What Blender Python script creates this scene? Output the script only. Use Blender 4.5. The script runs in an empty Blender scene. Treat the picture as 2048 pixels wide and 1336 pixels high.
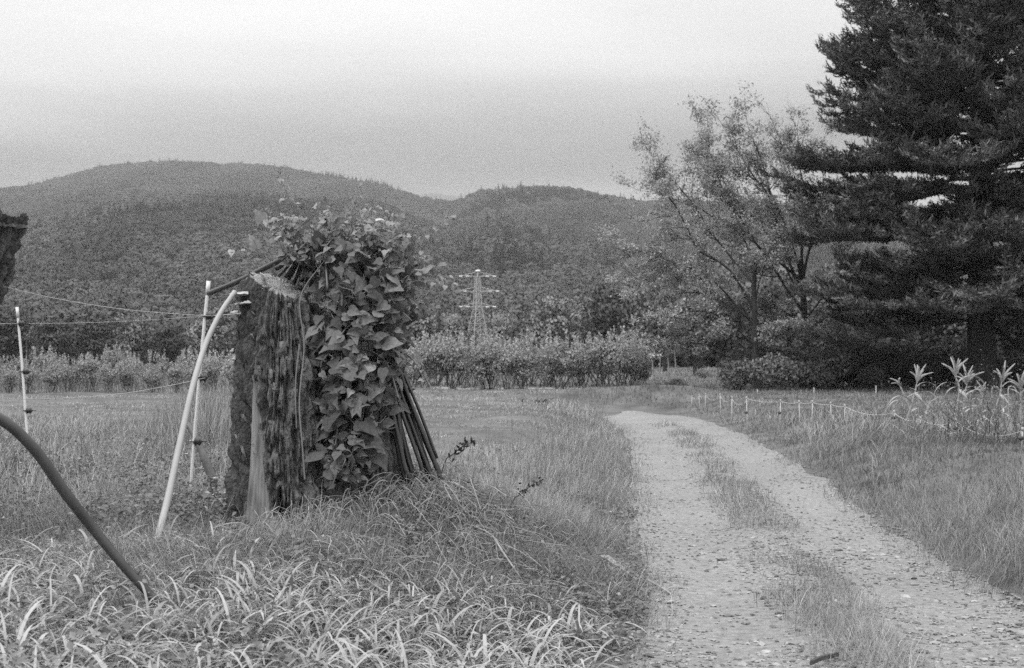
import bpy, math, numpy as np
from mathutils import Vector
from math import radians as R, pi

# ------------------------------------------------------------------ camera, sky, sun
S = bpy.context.scene
COL = S.collection
EYE = 1.58
FPX = 2560.0            # focal length in photograph pixels (45 mm on a 36 mm frame)
TILT = math.atan(44 / FPX)
cam_d = bpy.data.cameras.new('camera')
cam = bpy.data.objects.new('camera', cam_d); COL.objects.link(cam)
cam.location = (0, 0, EYE); cam.rotation_euler = (pi / 2 + TILT, 0, 0)
cam_d.lens = 45; cam_d.sensor_width = 36; cam_d.clip_start = .05; cam_d.clip_end = 12000
cam_d.dof.use_dof = True; cam_d.dof.focus_distance = 9.0; cam_d.dof.aperture_fstop = 5.6
S.camera = cam
S.cycles.use_denoising = False     # the photograph is grainy film: keep the fine texture
S.view_settings.view_transform = 'Standard'; S.view_settings.look = 'None'
S.view_settings.gamma = 1; S.view_settings.exposure = 0.22
SUN_EL, SUN_AZ = 58, 215        # degrees; azimuth clockwise from +Y (light from behind left)

W = bpy.data.worlds.new('World'); S.world = W; W.use_nodes = True
nt = W.node_tree; nt.nodes.clear()
def N(tree, t, **kw):
    n = tree.nodes.new(t)
    for k, v in kw.items(): setattr(n, k, v)
    return n
wo = N(nt, 'ShaderNodeOutputWorld'); bg = N(nt, 'ShaderNodeBackground')
sky = N(nt, 'ShaderNodeTexSky', sky_type='NISHITA'); sky.sun_disc = False
sky.sun_elevation = R(SUN_EL); sky.sun_rotation = R(SUN_AZ); sky.dust_density = 3.0
bw = N(nt, 'ShaderNodeRGBToBW')
tc = N(nt, 'ShaderNodeTexCoord'); sep = N(nt, 'ShaderNodeSeparateXYZ')
nt.links.new(tc.outputs['Generated'], sep.inputs[0])
# layered overcast: cloud brightness by height above the horizon, broken up by soft noise
mp = N(nt, 'ShaderNodeMapping'); mp.inputs['Scale'].default_value = (1.0, 1.0, 7.0)
nt.links.new(tc.outputs['Generated'], mp.inputs[0])
nz = N(nt, 'ShaderNodeTexNoise'); nz.inputs['Scale'].default_value = 1.7; nz.inputs['Detail'].default_value = 4
nt.links.new(mp.outputs[0], nz.inputs['Vector'])
m1 = N(nt, 'ShaderNodeMath', operation='MULTIPLY_ADD'); m1.inputs[1].default_value = .07; m1.inputs[2].default_value = -.035
nt.links.new(nz.outputs['Fac'], m1.inputs[0])
# cloud base is lower (darker band) to the right of the hill, lifting to the left
mx = N(nt, 'ShaderNodeMath', operation='MULTIPLY_ADD'); mx.inputs[1].default_value = -.055
nt.links.new(sep.outputs['X'], mx.inputs[0]); nt.links.new(m1.outputs[0], mx.inputs[2])
m2 = N(nt, 'ShaderNodeMath', operation='ADD')
nt.links.new(sep.outputs['Z'], m2.inputs[0]); nt.links.new(mx.outputs[0], m2.inputs[1])
rp = N(nt, 'ShaderNodeValToRGB'); cr = rp.color_ramp; cr.interpolation = 'CARDINAL'
SKY = [(0.0, .42), (.10, .36), (.130, .27), (.150, .20), (.178, .36), (.214, .62), (.27, .80), (.6, .92), (1.0, .95)]
cr.elements[0].position, cr.elements[0].color = SKY[0][0], (SKY[0][1],) * 3 + (1,)
cr.elements[1].position, cr.elements[1].color = SKY[-1][0], (SKY[-1][1],) * 3 + (1,)
for p_, c_ in SKY[1:-1]:
    e = cr.elements.new(p_); e.color = (c_, c_, c_, 1)
nt.links.new(m2.outputs[0], rp.inputs[0])
# thicker light from overhead, as under real overcast
zen = N(nt, 'ShaderNodeMapRange'); zen.inputs['From Min'].default_value = .3; zen.inputs['From Max'].default_value = .9
zen.inputs['To Min'].default_value = 1.0; zen.inputs['To Max'].default_value = 2.7
nt.links.new(sep.outputs['Z'], zen.inputs['Value'])
mm = N(nt, 'ShaderNodeMath', operation='MULTIPLY')
nt.links.new(rp.outputs[0], mm.inputs[0]); nt.links.new(zen.outputs[0], mm.inputs[1])
sk = N(nt, 'ShaderNodeMath', operation='MULTIPLY'); sk.inputs[1].default_value = .35
nt.links.new(sky.outputs[0], bw.inputs[0]); nt.links.new(bw.outputs[0], sk.inputs[0])
nz2 = N(nt, 'ShaderNodeTexNoise'); nz2.inputs['Scale'].default_value = 3.2; nz2.inputs['Detail'].default_value = 6; nt.links.new(mp.outputs[0], nz2.inputs['Vector'])
mr2 = N(nt, 'ShaderNodeMapRange'); mr2.inputs['From Min'].default_value = .3; mr2.inputs['From Max'].default_value = .7; mr2.inputs['To Min'].default_value = .93; mr2.inputs['To Max'].default_value = 1.06
nt.links.new(nz2.outputs['Fac'], mr2.inputs['Value'])
mm2 = N(nt, 'ShaderNodeMath', operation='MULTIPLY'); nt.links.new(mm.outputs[0], mm2.inputs[0]); nt.links.new(mr2.outputs[0], mm2.inputs[1])
m10 = N(nt, 'ShaderNodeMath', operation='MULTIPLY_ADD'); m10.inputs[1].default_value = 9.2
nt.links.new(mm2.outputs[0], m10.inputs[0]); nt.links.new(sk.outputs[0], m10.inputs[2])
nt.links.new(m10.outputs[0], bg.inputs['Color']); bg.inputs['Strength'].default_value = .1
nt.links.new(bg.outputs[0], wo.inputs['Surface'])

sd = bpy.data.lights.new('sun', 'SUN'); sd.energy = 1.3; sd.angle = R(18); sd.color = (1, 1, 1)
sun = bpy.data.objects.new('sun', sd); COL.objects.link(sun)
_az, _el = R(SUN_AZ), R(SUN_EL)
sdir = Vector((math.sin(_az) * math.cos(_el), math.cos(_az) * math.cos(_el), math.sin(_el)))
sun.rotation_euler = sdir.to_track_quat('Z', 'Y').to_euler()
sun.location = sdir * 60

rng = np.random.default_rng(11)

# ------------------------------------------------------------------ helpers
def P(x, y, d):
    """world point at depth d seen at photograph pixel (x, y)"""
    u = (668 - y) / FPX
    return np.array([(x - 1024) / FPX * d * (1 / (math.cos(TILT) - u * math.sin(TILT))),
                     d, EYE + d * math.tan(TILT + math.atan(u))])

def _h(i, j, k, s):
    n = (i * 374761393 + j * 668265263 + k * 2147483647 + s * 1274126177) & 0xFFFFFFFF
    n = ((n ^ (n >> 13)) * 1274126177) & 0xFFFFFFFF
    return ((n ^ (n >> 16)) & 0xFFFF) / 65535.0
def vnoise(x, y, z=None, seed=0):
    x = np.asarray(x, float); y = np.asarray(y, float)
    z = np.zeros_like(x) if z is None else np.asarray(z, float)
    xi, yi, zi = np.floor(x).astype(np.int64), np.floor(y).astype(np.int64), np.floor(z).astype(np.int64)
    fx, fy, fz = x - xi, y - yi, z - zi
    fx, fy, fz = [f * f * (3 - 2 * f) for f in (fx, fy, fz)]
    r = 0
    for a in (0, 1):
        for b in (0, 1):
            for c in (0, 1):
                r = r + _h(xi + a, yi + b, zi + c, seed) * (fx if a else 1 - fx) * (fy if b else 1 - fy) * (fz if c else 1 - fz)
    return r
def fbm(x, y, z=None, seed=0, octv=4):
    r, a, t = 0, 1.0, 0
    for o in range(octv):
        f = 2.0 ** o
        r = r + a * vnoise(x * f, y * f, None if z is None else z * f, seed + o * 17); t += a; a *= .5
    return r / t
def sstep(a, b, x):
    t = np.clip((x - a) / (b - a), 0, 1); return t * t * (3 - 2 * t)

class MB:
    """collects geometry (numpy) and links it as ONE mesh object"""
    def __init__(s): s.V, s.F4, s.F3, s.T, s.M4, s.M3, s.n, s.NV = [], [], [], [], [], [], 0, []
    def add(s, V, quads=None, tris=None, tone=1.0, m=0):
        V = np.asarray(V, float).reshape(-1, 3)
        if quads is not None and len(quads):
            q = np.asarray(quads, np.int64).reshape(-1, 4) + s.n; s.F4.append(q); s.M4.append(np.full(len(q), m))
        if tris is not None and len(tris):
            q = np.asarray(tris, np.int64).reshape(-1, 3) + s.n; s.F3.append(q); s.M3.append(np.full(len(q), m))
        s.V.append(V); s.T.append(np.broadcast_to(np.asarray(tone, float), (len(V),))); s.n += len(V); return s
    def mesh(s, name, mats, origin=(0, 0, 0), smooth=False):
        V = np.concatenate(s.V) - np.asarray(origin, float); T = np.concatenate(s.T)
        f4 = np.concatenate(s.F4) if s.F4 else np.zeros((0, 4), np.int64)
        f3 = np.concatenate(s.F3) if s.F3 else np.zeros((0, 3), np.int64)
        me = bpy.data.meshes.new(name)
        me.vertices.add(len(V)); me.vertices.foreach_set('co', V.astype(np.float32).ravel())
        lv = np.concatenate([f4.ravel(), f3.ravel()]).astype(np.int32)
        me.loops.add(len(lv)); me.loops.foreach_set('vertex_index', lv)
        ls = np.concatenate([np.arange(len(f4)) * 4, len(f4) * 4 + np.arange(len(f3)) * 3]).astype(np.int32)
        me.polygons.add(len(ls)); me.polygons.foreach_set('loop_start', ls)
        mi = np.concatenate(s.M4 + s.M3).astype(np.int32)
        me.polygons.foreach_set('material_index', mi)
        me.polygons.foreach_set('use_smooth', np.full(len(ls), bool(smooth)))
        a = me.attributes.new('tone', 'FLOAT', 'POINT'); a.data.foreach_set('value', T.astype(np.float32))
        me.update(calc_edges=True)
        if s.NV:
            me.polygons.foreach_set('use_smooth', np.ones(len(ls), bool)); me.normals_split_custom_set_from_vertices(np.concatenate(s.NV).tolist())
        for m in (mats if isinstance(mats, (list, tuple)) else [mats]): me.materials.append(m)
        return me
    def build(s, name, mats, parent=None, origin=None, smooth=False):
        o0 = tuple(parent.location) if parent is not None and origin is None else (origin if origin is not None else (0, 0, 0))
        if parent is not None and parent.parent is not None and origin is None:
            o0 = tuple(np.array(parent.location) + np.array(parent.parent.location))
        o = bpy.data.objects.new(name, s.mesh(name, mats, o0, smooth)); COL.objects.link(o)
        if parent is not None: o.parent = parent
        else: o.location = o0
        return o

def tag(o, label=None, cat=None, group=None, kind=None):
    if label: o['label'] = label
    if cat: o['category'] = cat
    if group: o['group'] = group
    if kind: o['kind'] = kind
    return o
def thing(name, label, cat, loc, group=None):
    o = bpy.data.objects.new(name, None); COL.objects.link(o)
    o.location = tuple(float(v) for v in loc); o.empty_display_size = .2
    return tag(o, label, cat, group)
def copy_tree(o, parent=None):
    c = o.copy(); COL.objects.link(c); c.parent = parent
    for ch in o.children: copy_tree(ch, c)
    return c

def tube(mb, path, rad, sides=6, tone=1.0, cap=True, m=0):
    path = np.asarray(path, float); n = len(path); rad = np.broadcast_to(np.asarray(rad, float), (n,))
    t = np.gradient(path, axis=0); t /= np.linalg.norm(t, axis=1)[:, None] + 1e-12
    ref = np.array([0, 0, 1.0]) if abs(t[0, 2]) < .8 else np.array([1.0, 0, 0])
    u = np.cross(t, ref); u /= np.linalg.norm(u, axis=1)[:, None] + 1e-12
    v = np.cross(t, u)
    a = np.arange(sides) / sides * 2 * pi
    V = path[:, None, :] + rad[:, None, None] * (np.cos(a)[None, :, None] * u[:, None, :] + np.sin(a)[None, :, None] * v[:, None, :])
    i = np.arange(n - 1)[:, None] * sides; j = np.arange(sides)[None, :]; k = (j + 1) % sides
    q = np.stack([i + j, i + k, i + sides + k, i + sides + j], -1).reshape(-1, 4)
    V = V.reshape(-1, 3); tr = []
    if cap:
        V = np.concatenate([V, path[:1], path[-1:]]); c0, c1 = n * sides, n * sides + 1
        for jj in range(sides):
            kk = (jj + 1) % sides
            tr.append((c0, kk, jj)); tr.append((c1, (n - 1) * sides + jj, (n - 1) * sides + kk))
    mb.add(V, q, tr, tone, m)
def spline(pts, n=24):
    pts = np.asarray(pts, float); k = len(pts)
    p = np.concatenate([[2 * pts[0] - pts[1]], pts, [2 * pts[-1] - pts[-2]]])
    out = []
    for s in np.linspace(0, k - 1, n):
        i = min(int(s), k - 2); f = s - i; a, b, c, d = p[i], p[i + 1], p[i + 2], p[i + 3]
        out.append(.5 * ((2 * b) + (c - a) * f + (2 * a - 5 * b + 4 * c - d) * f * f + (3 * b - a - 3 * c + d) * f ** 3))
    return np.array(out)
def box(mb, c, sx, sy, sz, tone=1.0, m=0):
    c = np.asarray(c, float); V = np.array([(x, y, z) for x in (-1, 1) for y in (-1, 1) for z in (-1, 1)]) * .5 * np.array([sx, sy, sz]) + c
    mb.add(V, [(0, 1, 3, 2), (4, 6, 7, 5), (0, 4, 5, 1), (2, 3, 7, 6), (0, 2, 6, 4), (1, 5, 7, 3)], None, tone, m)

def blades(mb, Pos, h, w, az, th0, th1, tone, seg=3, twist=None, prof=None, m=0):
    """ribbons of grass: th is the angle from vertical at root and at tip"""
    n = len(Pos)
    if n == 0: return
    d = np.stack([np.cos(az), np.sin(az), np.zeros(n)], -1)
    sa = az + pi / 2 + (twist if twist is not None else 0)
    sd_ = np.stack([np.cos(sa), np.sin(sa), np.zeros(n)], -1)
    prof = prof if prof is not None else [1.0 - .92 * (k / seg) ** 1.6 for k in range(seg + 1)]
    p = np.array(Pos, float); V = np.zeros((n, seg + 1, 2, 3))
    for k in range(seg + 1):
        if k:
            th = th0 + (th1 - th0) * (k - .5) / seg
            p = p + (h / seg)[:, None] * (np.sin(th)[:, None] * d + np.cos(th)[:, None] * np.array([0, 0, 1.0]))
        ww = (w * .5 * prof[k])[:, None] * sd_
        V[:, k, 0] = p - ww; V[:, k, 1] = p + ww
    b = np.arange(n)[:, None] * (2 * (seg + 1)); k = np.arange(seg)[None, :] * 2
    q = np.stack([b + k, b + k + 1, b + k + 3, b + k + 2], -1).reshape(-1, 4)
    mb.add(V, q, None, np.repeat(tone, 2 * (seg + 1)), m)

def unit(v): return v / (np.linalg.norm(v, axis=-1, keepdims=True) + 1e-12)
def cards(mb, C, L, Wd, a, n, tone, fold=.0, m=0, soft=None):
    """leaf rhombs: centre C, axis a, normal n"""
    a = unit(a); b = unit(np.cross(a, n)); nn = np.cross(b, a)
    L = np.broadcast_to(L, (len(C),))[:, None]; Wd = np.broadcast_to(Wd, (len(C),))[:, None]
    up = nn * Wd * fold
    V = np.stack([C - a * L * .5, C + b * Wd * .5 - a * L * .08 + up, C + a * L * .5, C - b * Wd * .5 - a * L * .08 + up], 1)
    if soft is not None: mb.NV.append(np.repeat(unit(soft), 4, 0))
    i = np.arange(len(C))[:, None] * 4
    mb.add(V, i + np.array([[0, 1, 2, 3]]), None, np.repeat(np.broadcast_to(tone, (len(C),)), 4), m)
def rdir(n, r=None):
    v = (r or rng).normal(size=(n, 3)); return unit(v)

# ------------------------------------------------------------------ materials (a black-and-white photograph: neutral greys)
def mat(name, alb, rough=.8, var=.0, scale=8.0, bump=0.0, bscale=40.0, transl=0.0, tone=True, spec=.3, detail=4, stretch=None, objrand=0.0):
    m = bpy.data.materials.new(name); m.use_nodes = True; t = m.node_tree
    pb = t.nodes['Principled BSDF']; out = t.nodes['Material Output']
    pb.inputs['Roughness'].default_value = rough; pb.inputs['Specular IOR Level'].default_value = spec
    val = N(t, 'ShaderNodeValue'); val.outputs[0].default_value = alb; cur = val.outputs[0]
    tco = N(t, 'ShaderNodeTexCoord'); vec = tco.outputs['Object']
    if stretch:
        mpp = N(t, 'ShaderNodeMapping'); mpp.inputs['Scale'].default_value = stretch
        t.links.new(vec, mpp.inputs[0]); vec = mpp.outputs[0]
    if tone:
        at = N(t, 'ShaderNodeAttribute', attribute_name='tone')
        mu = N(t, 'ShaderNodeMath', operation='MULTIPLY'); t.links.new(cur, mu.inputs[0]); t.links.new(at.outputs['Fac'], mu.inputs[1]); cur = mu.outputs[0]
    if var:
        no = N(t, 'ShaderNodeTexNoise'); no.inputs['Scale'].default_value = scale; no.inputs['Detail'].default_value = detail
        t.links.new(vec, no.inputs['Vector'])
        mr = N(t, 'ShaderNodeMapRange'); mr.inputs['From Min'].default_value = .3; mr.inputs['From Max'].default_value = .7
        mr.inputs['To Min'].default_value = 1 - var; mr.inputs['To Max'].default_value = 1 + var
        t.links.new(no.outputs['Fac'], mr.inputs['Value'])
        mu = N(t, 'ShaderNodeMath', operation='MULTIPLY'); t.links.new(cur, mu.inputs[0]); t.links.new(mr.outputs[0], mu.inputs[1]); cur = mu.outputs[0]
    if objrand:
        oi = N(t, 'ShaderNodeObjectInfo')
        mr = N(t, 'ShaderNodeMapRange'); mr.inputs['To Min'].default_value = 1 - objrand; mr.inputs['To Max'].default_value = 1 + objrand
        t.links.new(oi.outputs['Random'], mr.inputs['Value'])
        mu = N(t, 'ShaderNodeMath', operation='MULTIPLY'); t.links.new(cur, mu.inputs[0]); t.links.new(mr.outputs[0], mu.inputs[1]); cur = mu.outputs[0]
    t.links.new(cur, pb.inputs['Base Color'])
    if bump:
        no = N(t, 'ShaderNodeTexNoise'); no.inputs['Scale'].default_value = bscale; no.inputs['Detail'].default_value = 6
        t.links.new(vec, no.inputs['Vector'])
        bp = N(t, 'ShaderNodeBump'); bp.inputs['Strength'].default_value = bump; bp.inputs['Distance'].default_value = .02
        t.links.new(no.outputs['Fac'], bp.inputs['Height']); t.links.new(bp.outputs[0], pb.inputs['Normal'])
    if transl:
        tr = N(t, 'ShaderNodeBsdfTranslucent'); mxs = N(t, 'ShaderNodeMixShader'); mxs.inputs[0].default_value = transl
        t.links.new(cur, tr.inputs['Color']); t.links.new(pb.outputs[0], mxs.inputs[1]); t.links.new(tr.outputs[0], mxs.inputs[2])
        t.links.new(mxs.outputs[0], out.inputs['Surface'])
    return m
M = dict(
    soil=mat('soil', .10, .95, var=.45, scale=1.3, bump=.6, bscale=25),
    gravel=mat('gravel', .218, .95, var=.28, scale=22, bump=1.0, bscale=70, detail=10),
    pebble=mat('pebble', .24, .9, var=.2, scale=30),
    hill=mat('hill_soil', .07, .95, var=.3, scale=.02),
    hilltree=mat('hill_canopy', .064, .9, objrand=.12, spec=.1),
    grass=mat('grass_blade', .25, .6, transl=.25),
    broad=mat('broad_blade', .38, .45, transl=.25, spec=.5),
    weed=mat('weed_leaf', .17, .55, transl=.2),
    straw=mat('dry_straw', .36, .7),
    bark=mat('bark', .14, .95, var=.4, scale=34, bump=1.0, bscale=60, stretch=(1, 1, .75), detail=8),
    barewood=mat('weathered_bare_wood', .125, .85, var=.5, scale=38, bump=.35, bscale=45, stretch=(1, 1, .07), detail=6),
    wood=mat('cut_wood', .42, .8, var=.2, scale=25, bump=.4, bscale=60),
    fungus=mat('fungus', .30, .7, var=.35, scale=25),
    vine=mat('vine_leaf', .175, .65, transl=.25, var=.22, scale=45, spec=.2),
    vstem=mat('vine_stem', .20, .7),
    white=mat('white_plastic', .62, .45, spec=.4),
    pipe=mat('pale_pipe', .34, .6, var=.08, scale=6),
    black=mat('black_plastic', .028, .4, spec=.5),
    hose=mat('black_hose', .035, .5, var=.25, scale=12, spec=.45),
    pole=mat('dark_pole', .026, .38, var=.3, scale=8, spec=.6),
    stake=mat('stake_paint', .42, .6),
    wire=mat('pale_wire', .45, .5),
    steel=mat('steel_lattice', .38, .6),
    ceramic=mat('white_insulator', .65, .3),
    firneedle=mat('fir_needle', .125, .7, spec=.25),
    firbark=mat('fir_bark', .035, .95, var=.3, scale=5, bump=.6),
    bark2=mat('tree_bark', .045, .95, var=.3, scale=5),
    leaf=mat('tree_leaf', .33, .6, transl=.3),
    midleaf=mat('wood_leaf', .19, .7, transl=.15, objrand=.2),
    darkleaf=mat('dark_leaf', .085, .7, transl=.15, objrand=.15),
    hedge=mat('hedge_leaf', .29, .6, transl=.2, objrand=.08),
    pale=mat('pale_leaf', .62, .6, transl=.2),
    twig=mat('dark_twig', .07, .9),
    corn=mat('dry_corn', .35, .7, transl=.15),
    deadwood=mat('dead_wood', .24, .85, var=.2, scale=20),
    cloth=mat('ground_cloth', .30, .8),
    stone=mat('stone', .27, .9, var=.25, scale=20, bump=.5),
)

# ------------------------------------------------------------------ terrain
ROADC = np.array([(1.2, -6), (1.35, 0), (1.6, 4), (1.80, 6.5), (2.02, 8.3), (2.17, 10.4), (2.50, 14), (2.80, 17), (3.18, 21.5), (3.46, 25.6), (3.52, 29), (3.52, 31.5), (3.5, 34), (3.35, 36)], float)
ROADS = spline(ROADC, 110)
def road_dist(x, y):
    x = np.asarray(x, float).ravel(); y = np.asarray(y, float).ravel()
    out = np.full(x.shape, 1e9); side = np.zeros(x.shape)
    a, b = ROADS[:-1], ROADS[1:]
    near = (np.abs(x) < 60) & (y > -12) & (y < 90)
    xi, yi = x[near], y[near]; bo = np.full(xi.shape, 1e9); bs = np.zeros(xi.shape)
    for (ax, ay), (bx, by) in zip(a, b):
        dx, dy = bx - ax, by - ay
        t = np.clip(((xi - ax) * dx + (yi - ay) * dy) / (dx * dx + dy * dy), 0, 1)
        ex, ey = xi - ax - t * dx, yi - ay - t * dy
        dd = ex * ex + ey * ey; cr_ = dx * ey - dy * ex
        k = dd < bo; bo[k] = dd[k]; bs[k] = np.where(cr_[k] > 0, -1, 1)
    out[near] = np.sqrt(bo); side[near] = bs
    out[~near] = 50; side[~near] = np.where(x[~near] < 3, -1, 1)
    return out, side       # side -1 left, +1 right
def ground(x, y, dist=None, side=None):
    shp = np.shape(x); x = np.asarray(x, float).ravel(); y = np.asarray(y, float).ravel()
    if dist is None: dist, side = road_dist(x, y)
    hl = .40 * sstep(1.05, 3.3, dist); hr = .40 * sstep(1.05, 3.2, dist)
    z = np.where(side < 0, hl, hr)
    z += .25 * np.exp(-(((x + .62) / .72) ** 2 + ((y - 9.35) / .95) ** 2)) + .04 * np.exp(-(((x + 1.1) / 1.3) ** 2 + ((y - 9.3) / 1.5) ** 2))
    z += .34 * np.exp(-(((x - 3.9) / 2.3) ** 2 + ((y - 38.6) / 1.5) ** 2))
    z += .05 * np.exp(-(((x - 5.2) / 1.6) ** 2 + ((y - 17) / 4) ** 2))
    und = (fbm(x * .55, y * .55, seed=3, octv=3) - .5) * .16 * sstep(.9, 2.5, dist) * sstep(300, 60, np.hypot(x, y))
    z += und
    # worn wheel tracks and a low crown between them
    tr = np.exp(-((dist - .66) / .26) ** 2)
    z -= .028 * tr
    z += .02 * np.exp(-(dist / .2) ** 2)
    return z.reshape(shp)
def G(x, y): return float(ground(np.array([x]), np.array([y]))[0])

def axis(lo, hi, fine_lo, fine_hi, step, grow=1.13):
    a = list(np.arange(fine_lo, fine_hi + 1e-6, step)); s = step; v = fine_lo
    while v > lo: s *= grow; v -= s; a.insert(0, max(v, lo))
    s = step; v = fine_hi
    while v < hi: s *= grow; v += s; a.append(min(v, hi))
    return np.array(a)
gx = axis(-4500, 4500, -9, 11, .16); gy = axis(-400, 6000, 3, 46, .18)
GX, GY = np.meshgrid(gx, gy); GZ = ground(GX, GY)
nx, ny = len(gx), len(gy)
idx = np.arange(nx * ny).reshape(ny, nx)
q = np.stack([idx[:-1, :-1], idx[:-1, 1:], idx[1:, 1:], idx[1:, :-1]], -1).reshape(-1, 4)
mb = MB().add(np.stack([GX, GY, GZ], -1), q, None, 1.0)
tag(mb.build('ground', M['soil'], smooth=True), kind='structure')

# gravel road: a sheet a few millimetres above the ground with a ragged edge
nw = 27; sp = spline(ROADC, 420); tg = unit(np.gradient(sp, axis=0)); nr = np.stack([tg[:, 1], -tg[:, 0]], -1)
V = []
for i in range(len(sp)):
    wl = 1.24 + (fbm(np.array([i * .11]), np.array([3.0]), seed=5)[0] - .5) * .2
    wr = 1.24 + (fbm(np.array([i * .11]), np.array([9.0]), seed=8)[0] - .5) * .2
    tp_ = np.clip((len(sp) - i) / 45, .15, 1) ** .7
    for o in np.linspace(-wl * tp_, wr * tp_, nw): V.append((*(sp[i] + nr[i] * o), 0))
V = np.array(V); V[:, 2] = ground(V[:, 0], V[:, 1]) + .006 + (fbm(V[:, 0] * 6, V[:, 1] * 6, seed=21) - .4) * .012
edge = np.tile(np.r_[1, np.zeros(nw - 2), 1], len(sp)).astype(bool); V[edge, 2] -= .02
idx = np.arange(len(V)).reshape(-1, nw)
q = np.stack([idx[:-1, :-1], idx[:-1, 1:], idx[1:, 1:], idx[1:, :-1]], -1).reshape(-1, 4)
rt = .86 + .3 * fbm(V[:, 0] * 1.1, V[:, 1] * 1.1, seed=31)
tag(MB().add(V, q, None, rt).build('gravel_road', M['gravel'], smooth=True), kind='structure')

# ------------------------------------------------------------------ hills and their far-off wood
RIDGE = np.array([(-2600, 520), (-1600, 470), (-700, 430), (-250, 398), (0, 374), (70, 366), (130, 349), (200, 330), (280, 321), (350, 319), (480, 324), (560, 329), (620, 342), (700, 353), (760, 364), (820, 384),
                  (870, 396), (905, 400), (955, 379), (1040, 369), (1130, 369), (1200, 384), (1280, 399), (1360, 397), (1450, 402), (1560, 415), (1700, 420), (1850, 430), (2048, 440), (2500, 470), (3600, 540)], float)
def ridge_y(px): return np.interp(px, RIDGE[:, 0], RIDGE[:, 1])
def ridge_d(px): return 1250 - 230 * sstep(820, 1000, px) + 60 * np.sin(px * .004)
D0 = 230.0
def hill_z(px, d):
    rd = ridge_d(px); rz = (712 - ridge_y(px)) / FPX * rd - 6.0
    t = (d - D0) / (rd - D0)
    prof = np.where(t < 1, np.clip(t, 0, 1) ** 1.18, 1 - .55 * sstep(1, 1.6, t))
    x = (px - 1024) / FPX * d
    sp_ = fbm(x * .0058 + d * .0035, d * .0016 - x * .002, seed=41, octv=3) - .5
    sp2 = fbm(x * .016 - d * .006, d * .005, seed=47, octv=2) - .5
    mid = np.clip(t, 0, 1) * np.clip(1 - t, 0, 1) * 4
    return rz * prof + (sp_ * 50 + sp2 * 22) * mid * np.where(t < 1, 1, 0) + .3
cols = np.arange(-2500, 3501, 30.0); ds = np.concatenate([np.linspace(D0, 1300, 90), np.linspace(1320, 1900, 16)])
CP, DD = np.meshgrid(cols, ds); HX = (CP - 1024) / FPX * DD; HZ = hill_z(CP, DD)
idx = np.arange(CP.size).reshape(CP.shape)
q = np.stack([idx[:-1, :-1], idx[:-1, 1:], idx[1:, 1:], idx[1:, :-1]], -1).reshape(-1, 4)
tag(MB().add(np.stack([HX, DD, HZ], -1), q).build('hills', M['hill'], smooth=True), kind='structure')
# faint far ridge seen in the notch
rp_ = np.linspace(780, 1010, 60); prof_y = 386 + 3 * np.sin(rp_ * .05) + 60 * np.abs((rp_ - 890) / 115) ** 3
rows = []
for k, (dd, f) in enumerate([(2300, 0), (2700, .7), (3000, 1), (3300, .6)]):
    rows.append(np.stack([(rp_ - 1024) / FPX * dd, np.full(60, dd), (712 - prof_y) / FPX * 3000 * f], -1))
idx = np.arange(240).reshape(4, 60)
q = np.stack([idx[:-1, :-1], idx[:-1, 1:], idx[1:, 1:], idx[1:, :-1]], -1).reshape(-1, 4)
tag(MB().add(np.concatenate(rows), q).build('distant_ridge', M['hill'], smooth=True), kind='structure')

def puff_cards(r, ncl, per, rad, hgt, leaf, base=0.0, squash=.8, spread=.62, nn=.45, tv=.22):
    """leaf cards on the shells of overlapping leaf clumps: returns centres, axis, normal, tone"""
    C, A, Nn, T, Sf = [], [], [], [], []
    for k in range(ncl):
        u = unit(r.normal(size=3)); f = r.uniform(.25, 1) ** .5
        c = np.array([u[0] * rad * spread * f, u[1] * rad * spread * f, base + hgt * .5 + u[2] * hgt * .5 * spread * 1.05 * f])
        cr = rad * r.uniform(.28, .5)
        d = unit(r.normal(size=(per, 3)) + np.array([0, 0, .35])); rr = cr * r.uniform(.62, 1.08, per)
        p = c + d * rr[:, None] * np.array([1, 1, squash])
        C.append(p); Nn.append(unit(d + r.normal(size=(per, 3)) * nn)); A.append(unit(r.normal(size=(per, 3)) + np.array([0, 0, -.4])))
        T.append(np.full(per, r.uniform(1 - tv, 1 + tv)) * r.uniform(1 - tv * .9, 1 + tv * .9, per)); Sf.append(d + np.array([0, 0, .25]))
    puff_cards.soft = np.concatenate(Sf)
    return np.concatenate(C), np.concatenate(A), np.concatenate(Nn), np.concatenate(T)

# canopy of the hills: one object instancing a few far crowns on points
def far_crown(seed, conical):
    r = np.random.default_rng(seed); mb = MB(); species = [.66, .84, 1.0, 1.14, 1.32, 1.15, 1.15][seed - 100]
    if conical:
        n = 170; t = r.uniform(0, 1, n) ** .8; a = r.uniform(0, 2 * pi, n); rr = (1 - t) * 2.6 * r.uniform(.6, 1.05, n) + .15
        C = np.stack([np.cos(a) * rr, np.sin(a) * rr, 1 + t * 9.5], -1)
        cards(mb, C, 1.6 * (1.1 - t) + .3, .9 * (1.1 - t) + .25, np.stack([np.cos(a), np.sin(a), -np.full(n, .45)], -1), np.stack([np.cos(a) * .4, np.sin(a) * .4, np.ones(n)], -1), r.uniform(.6, .85, n), soft=np.stack([np.cos(a), np.sin(a), np.full(n, .5)], -1))
    else:
        C, A, Nn, T = puff_cards(r, 14, 150, 5.0, 6.4, 1, base=1.2, nn=.16, tv=.05)
        cards(mb, C, r.uniform(.6, 1.1, len(C)), r.uniform(.5, .85, len(C)), A, Nn, T * species, fold=.0, soft=puff_cards.soft)
    me = mb.mesh('far_crown', M['hilltree'])
    return bpy.data.objects.new('far_crown', me)
crowns = [far_crown(100 + k, k >= 5) for k in range(7)]
r = np.random.default_rng(5); nT = 66000
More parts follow.
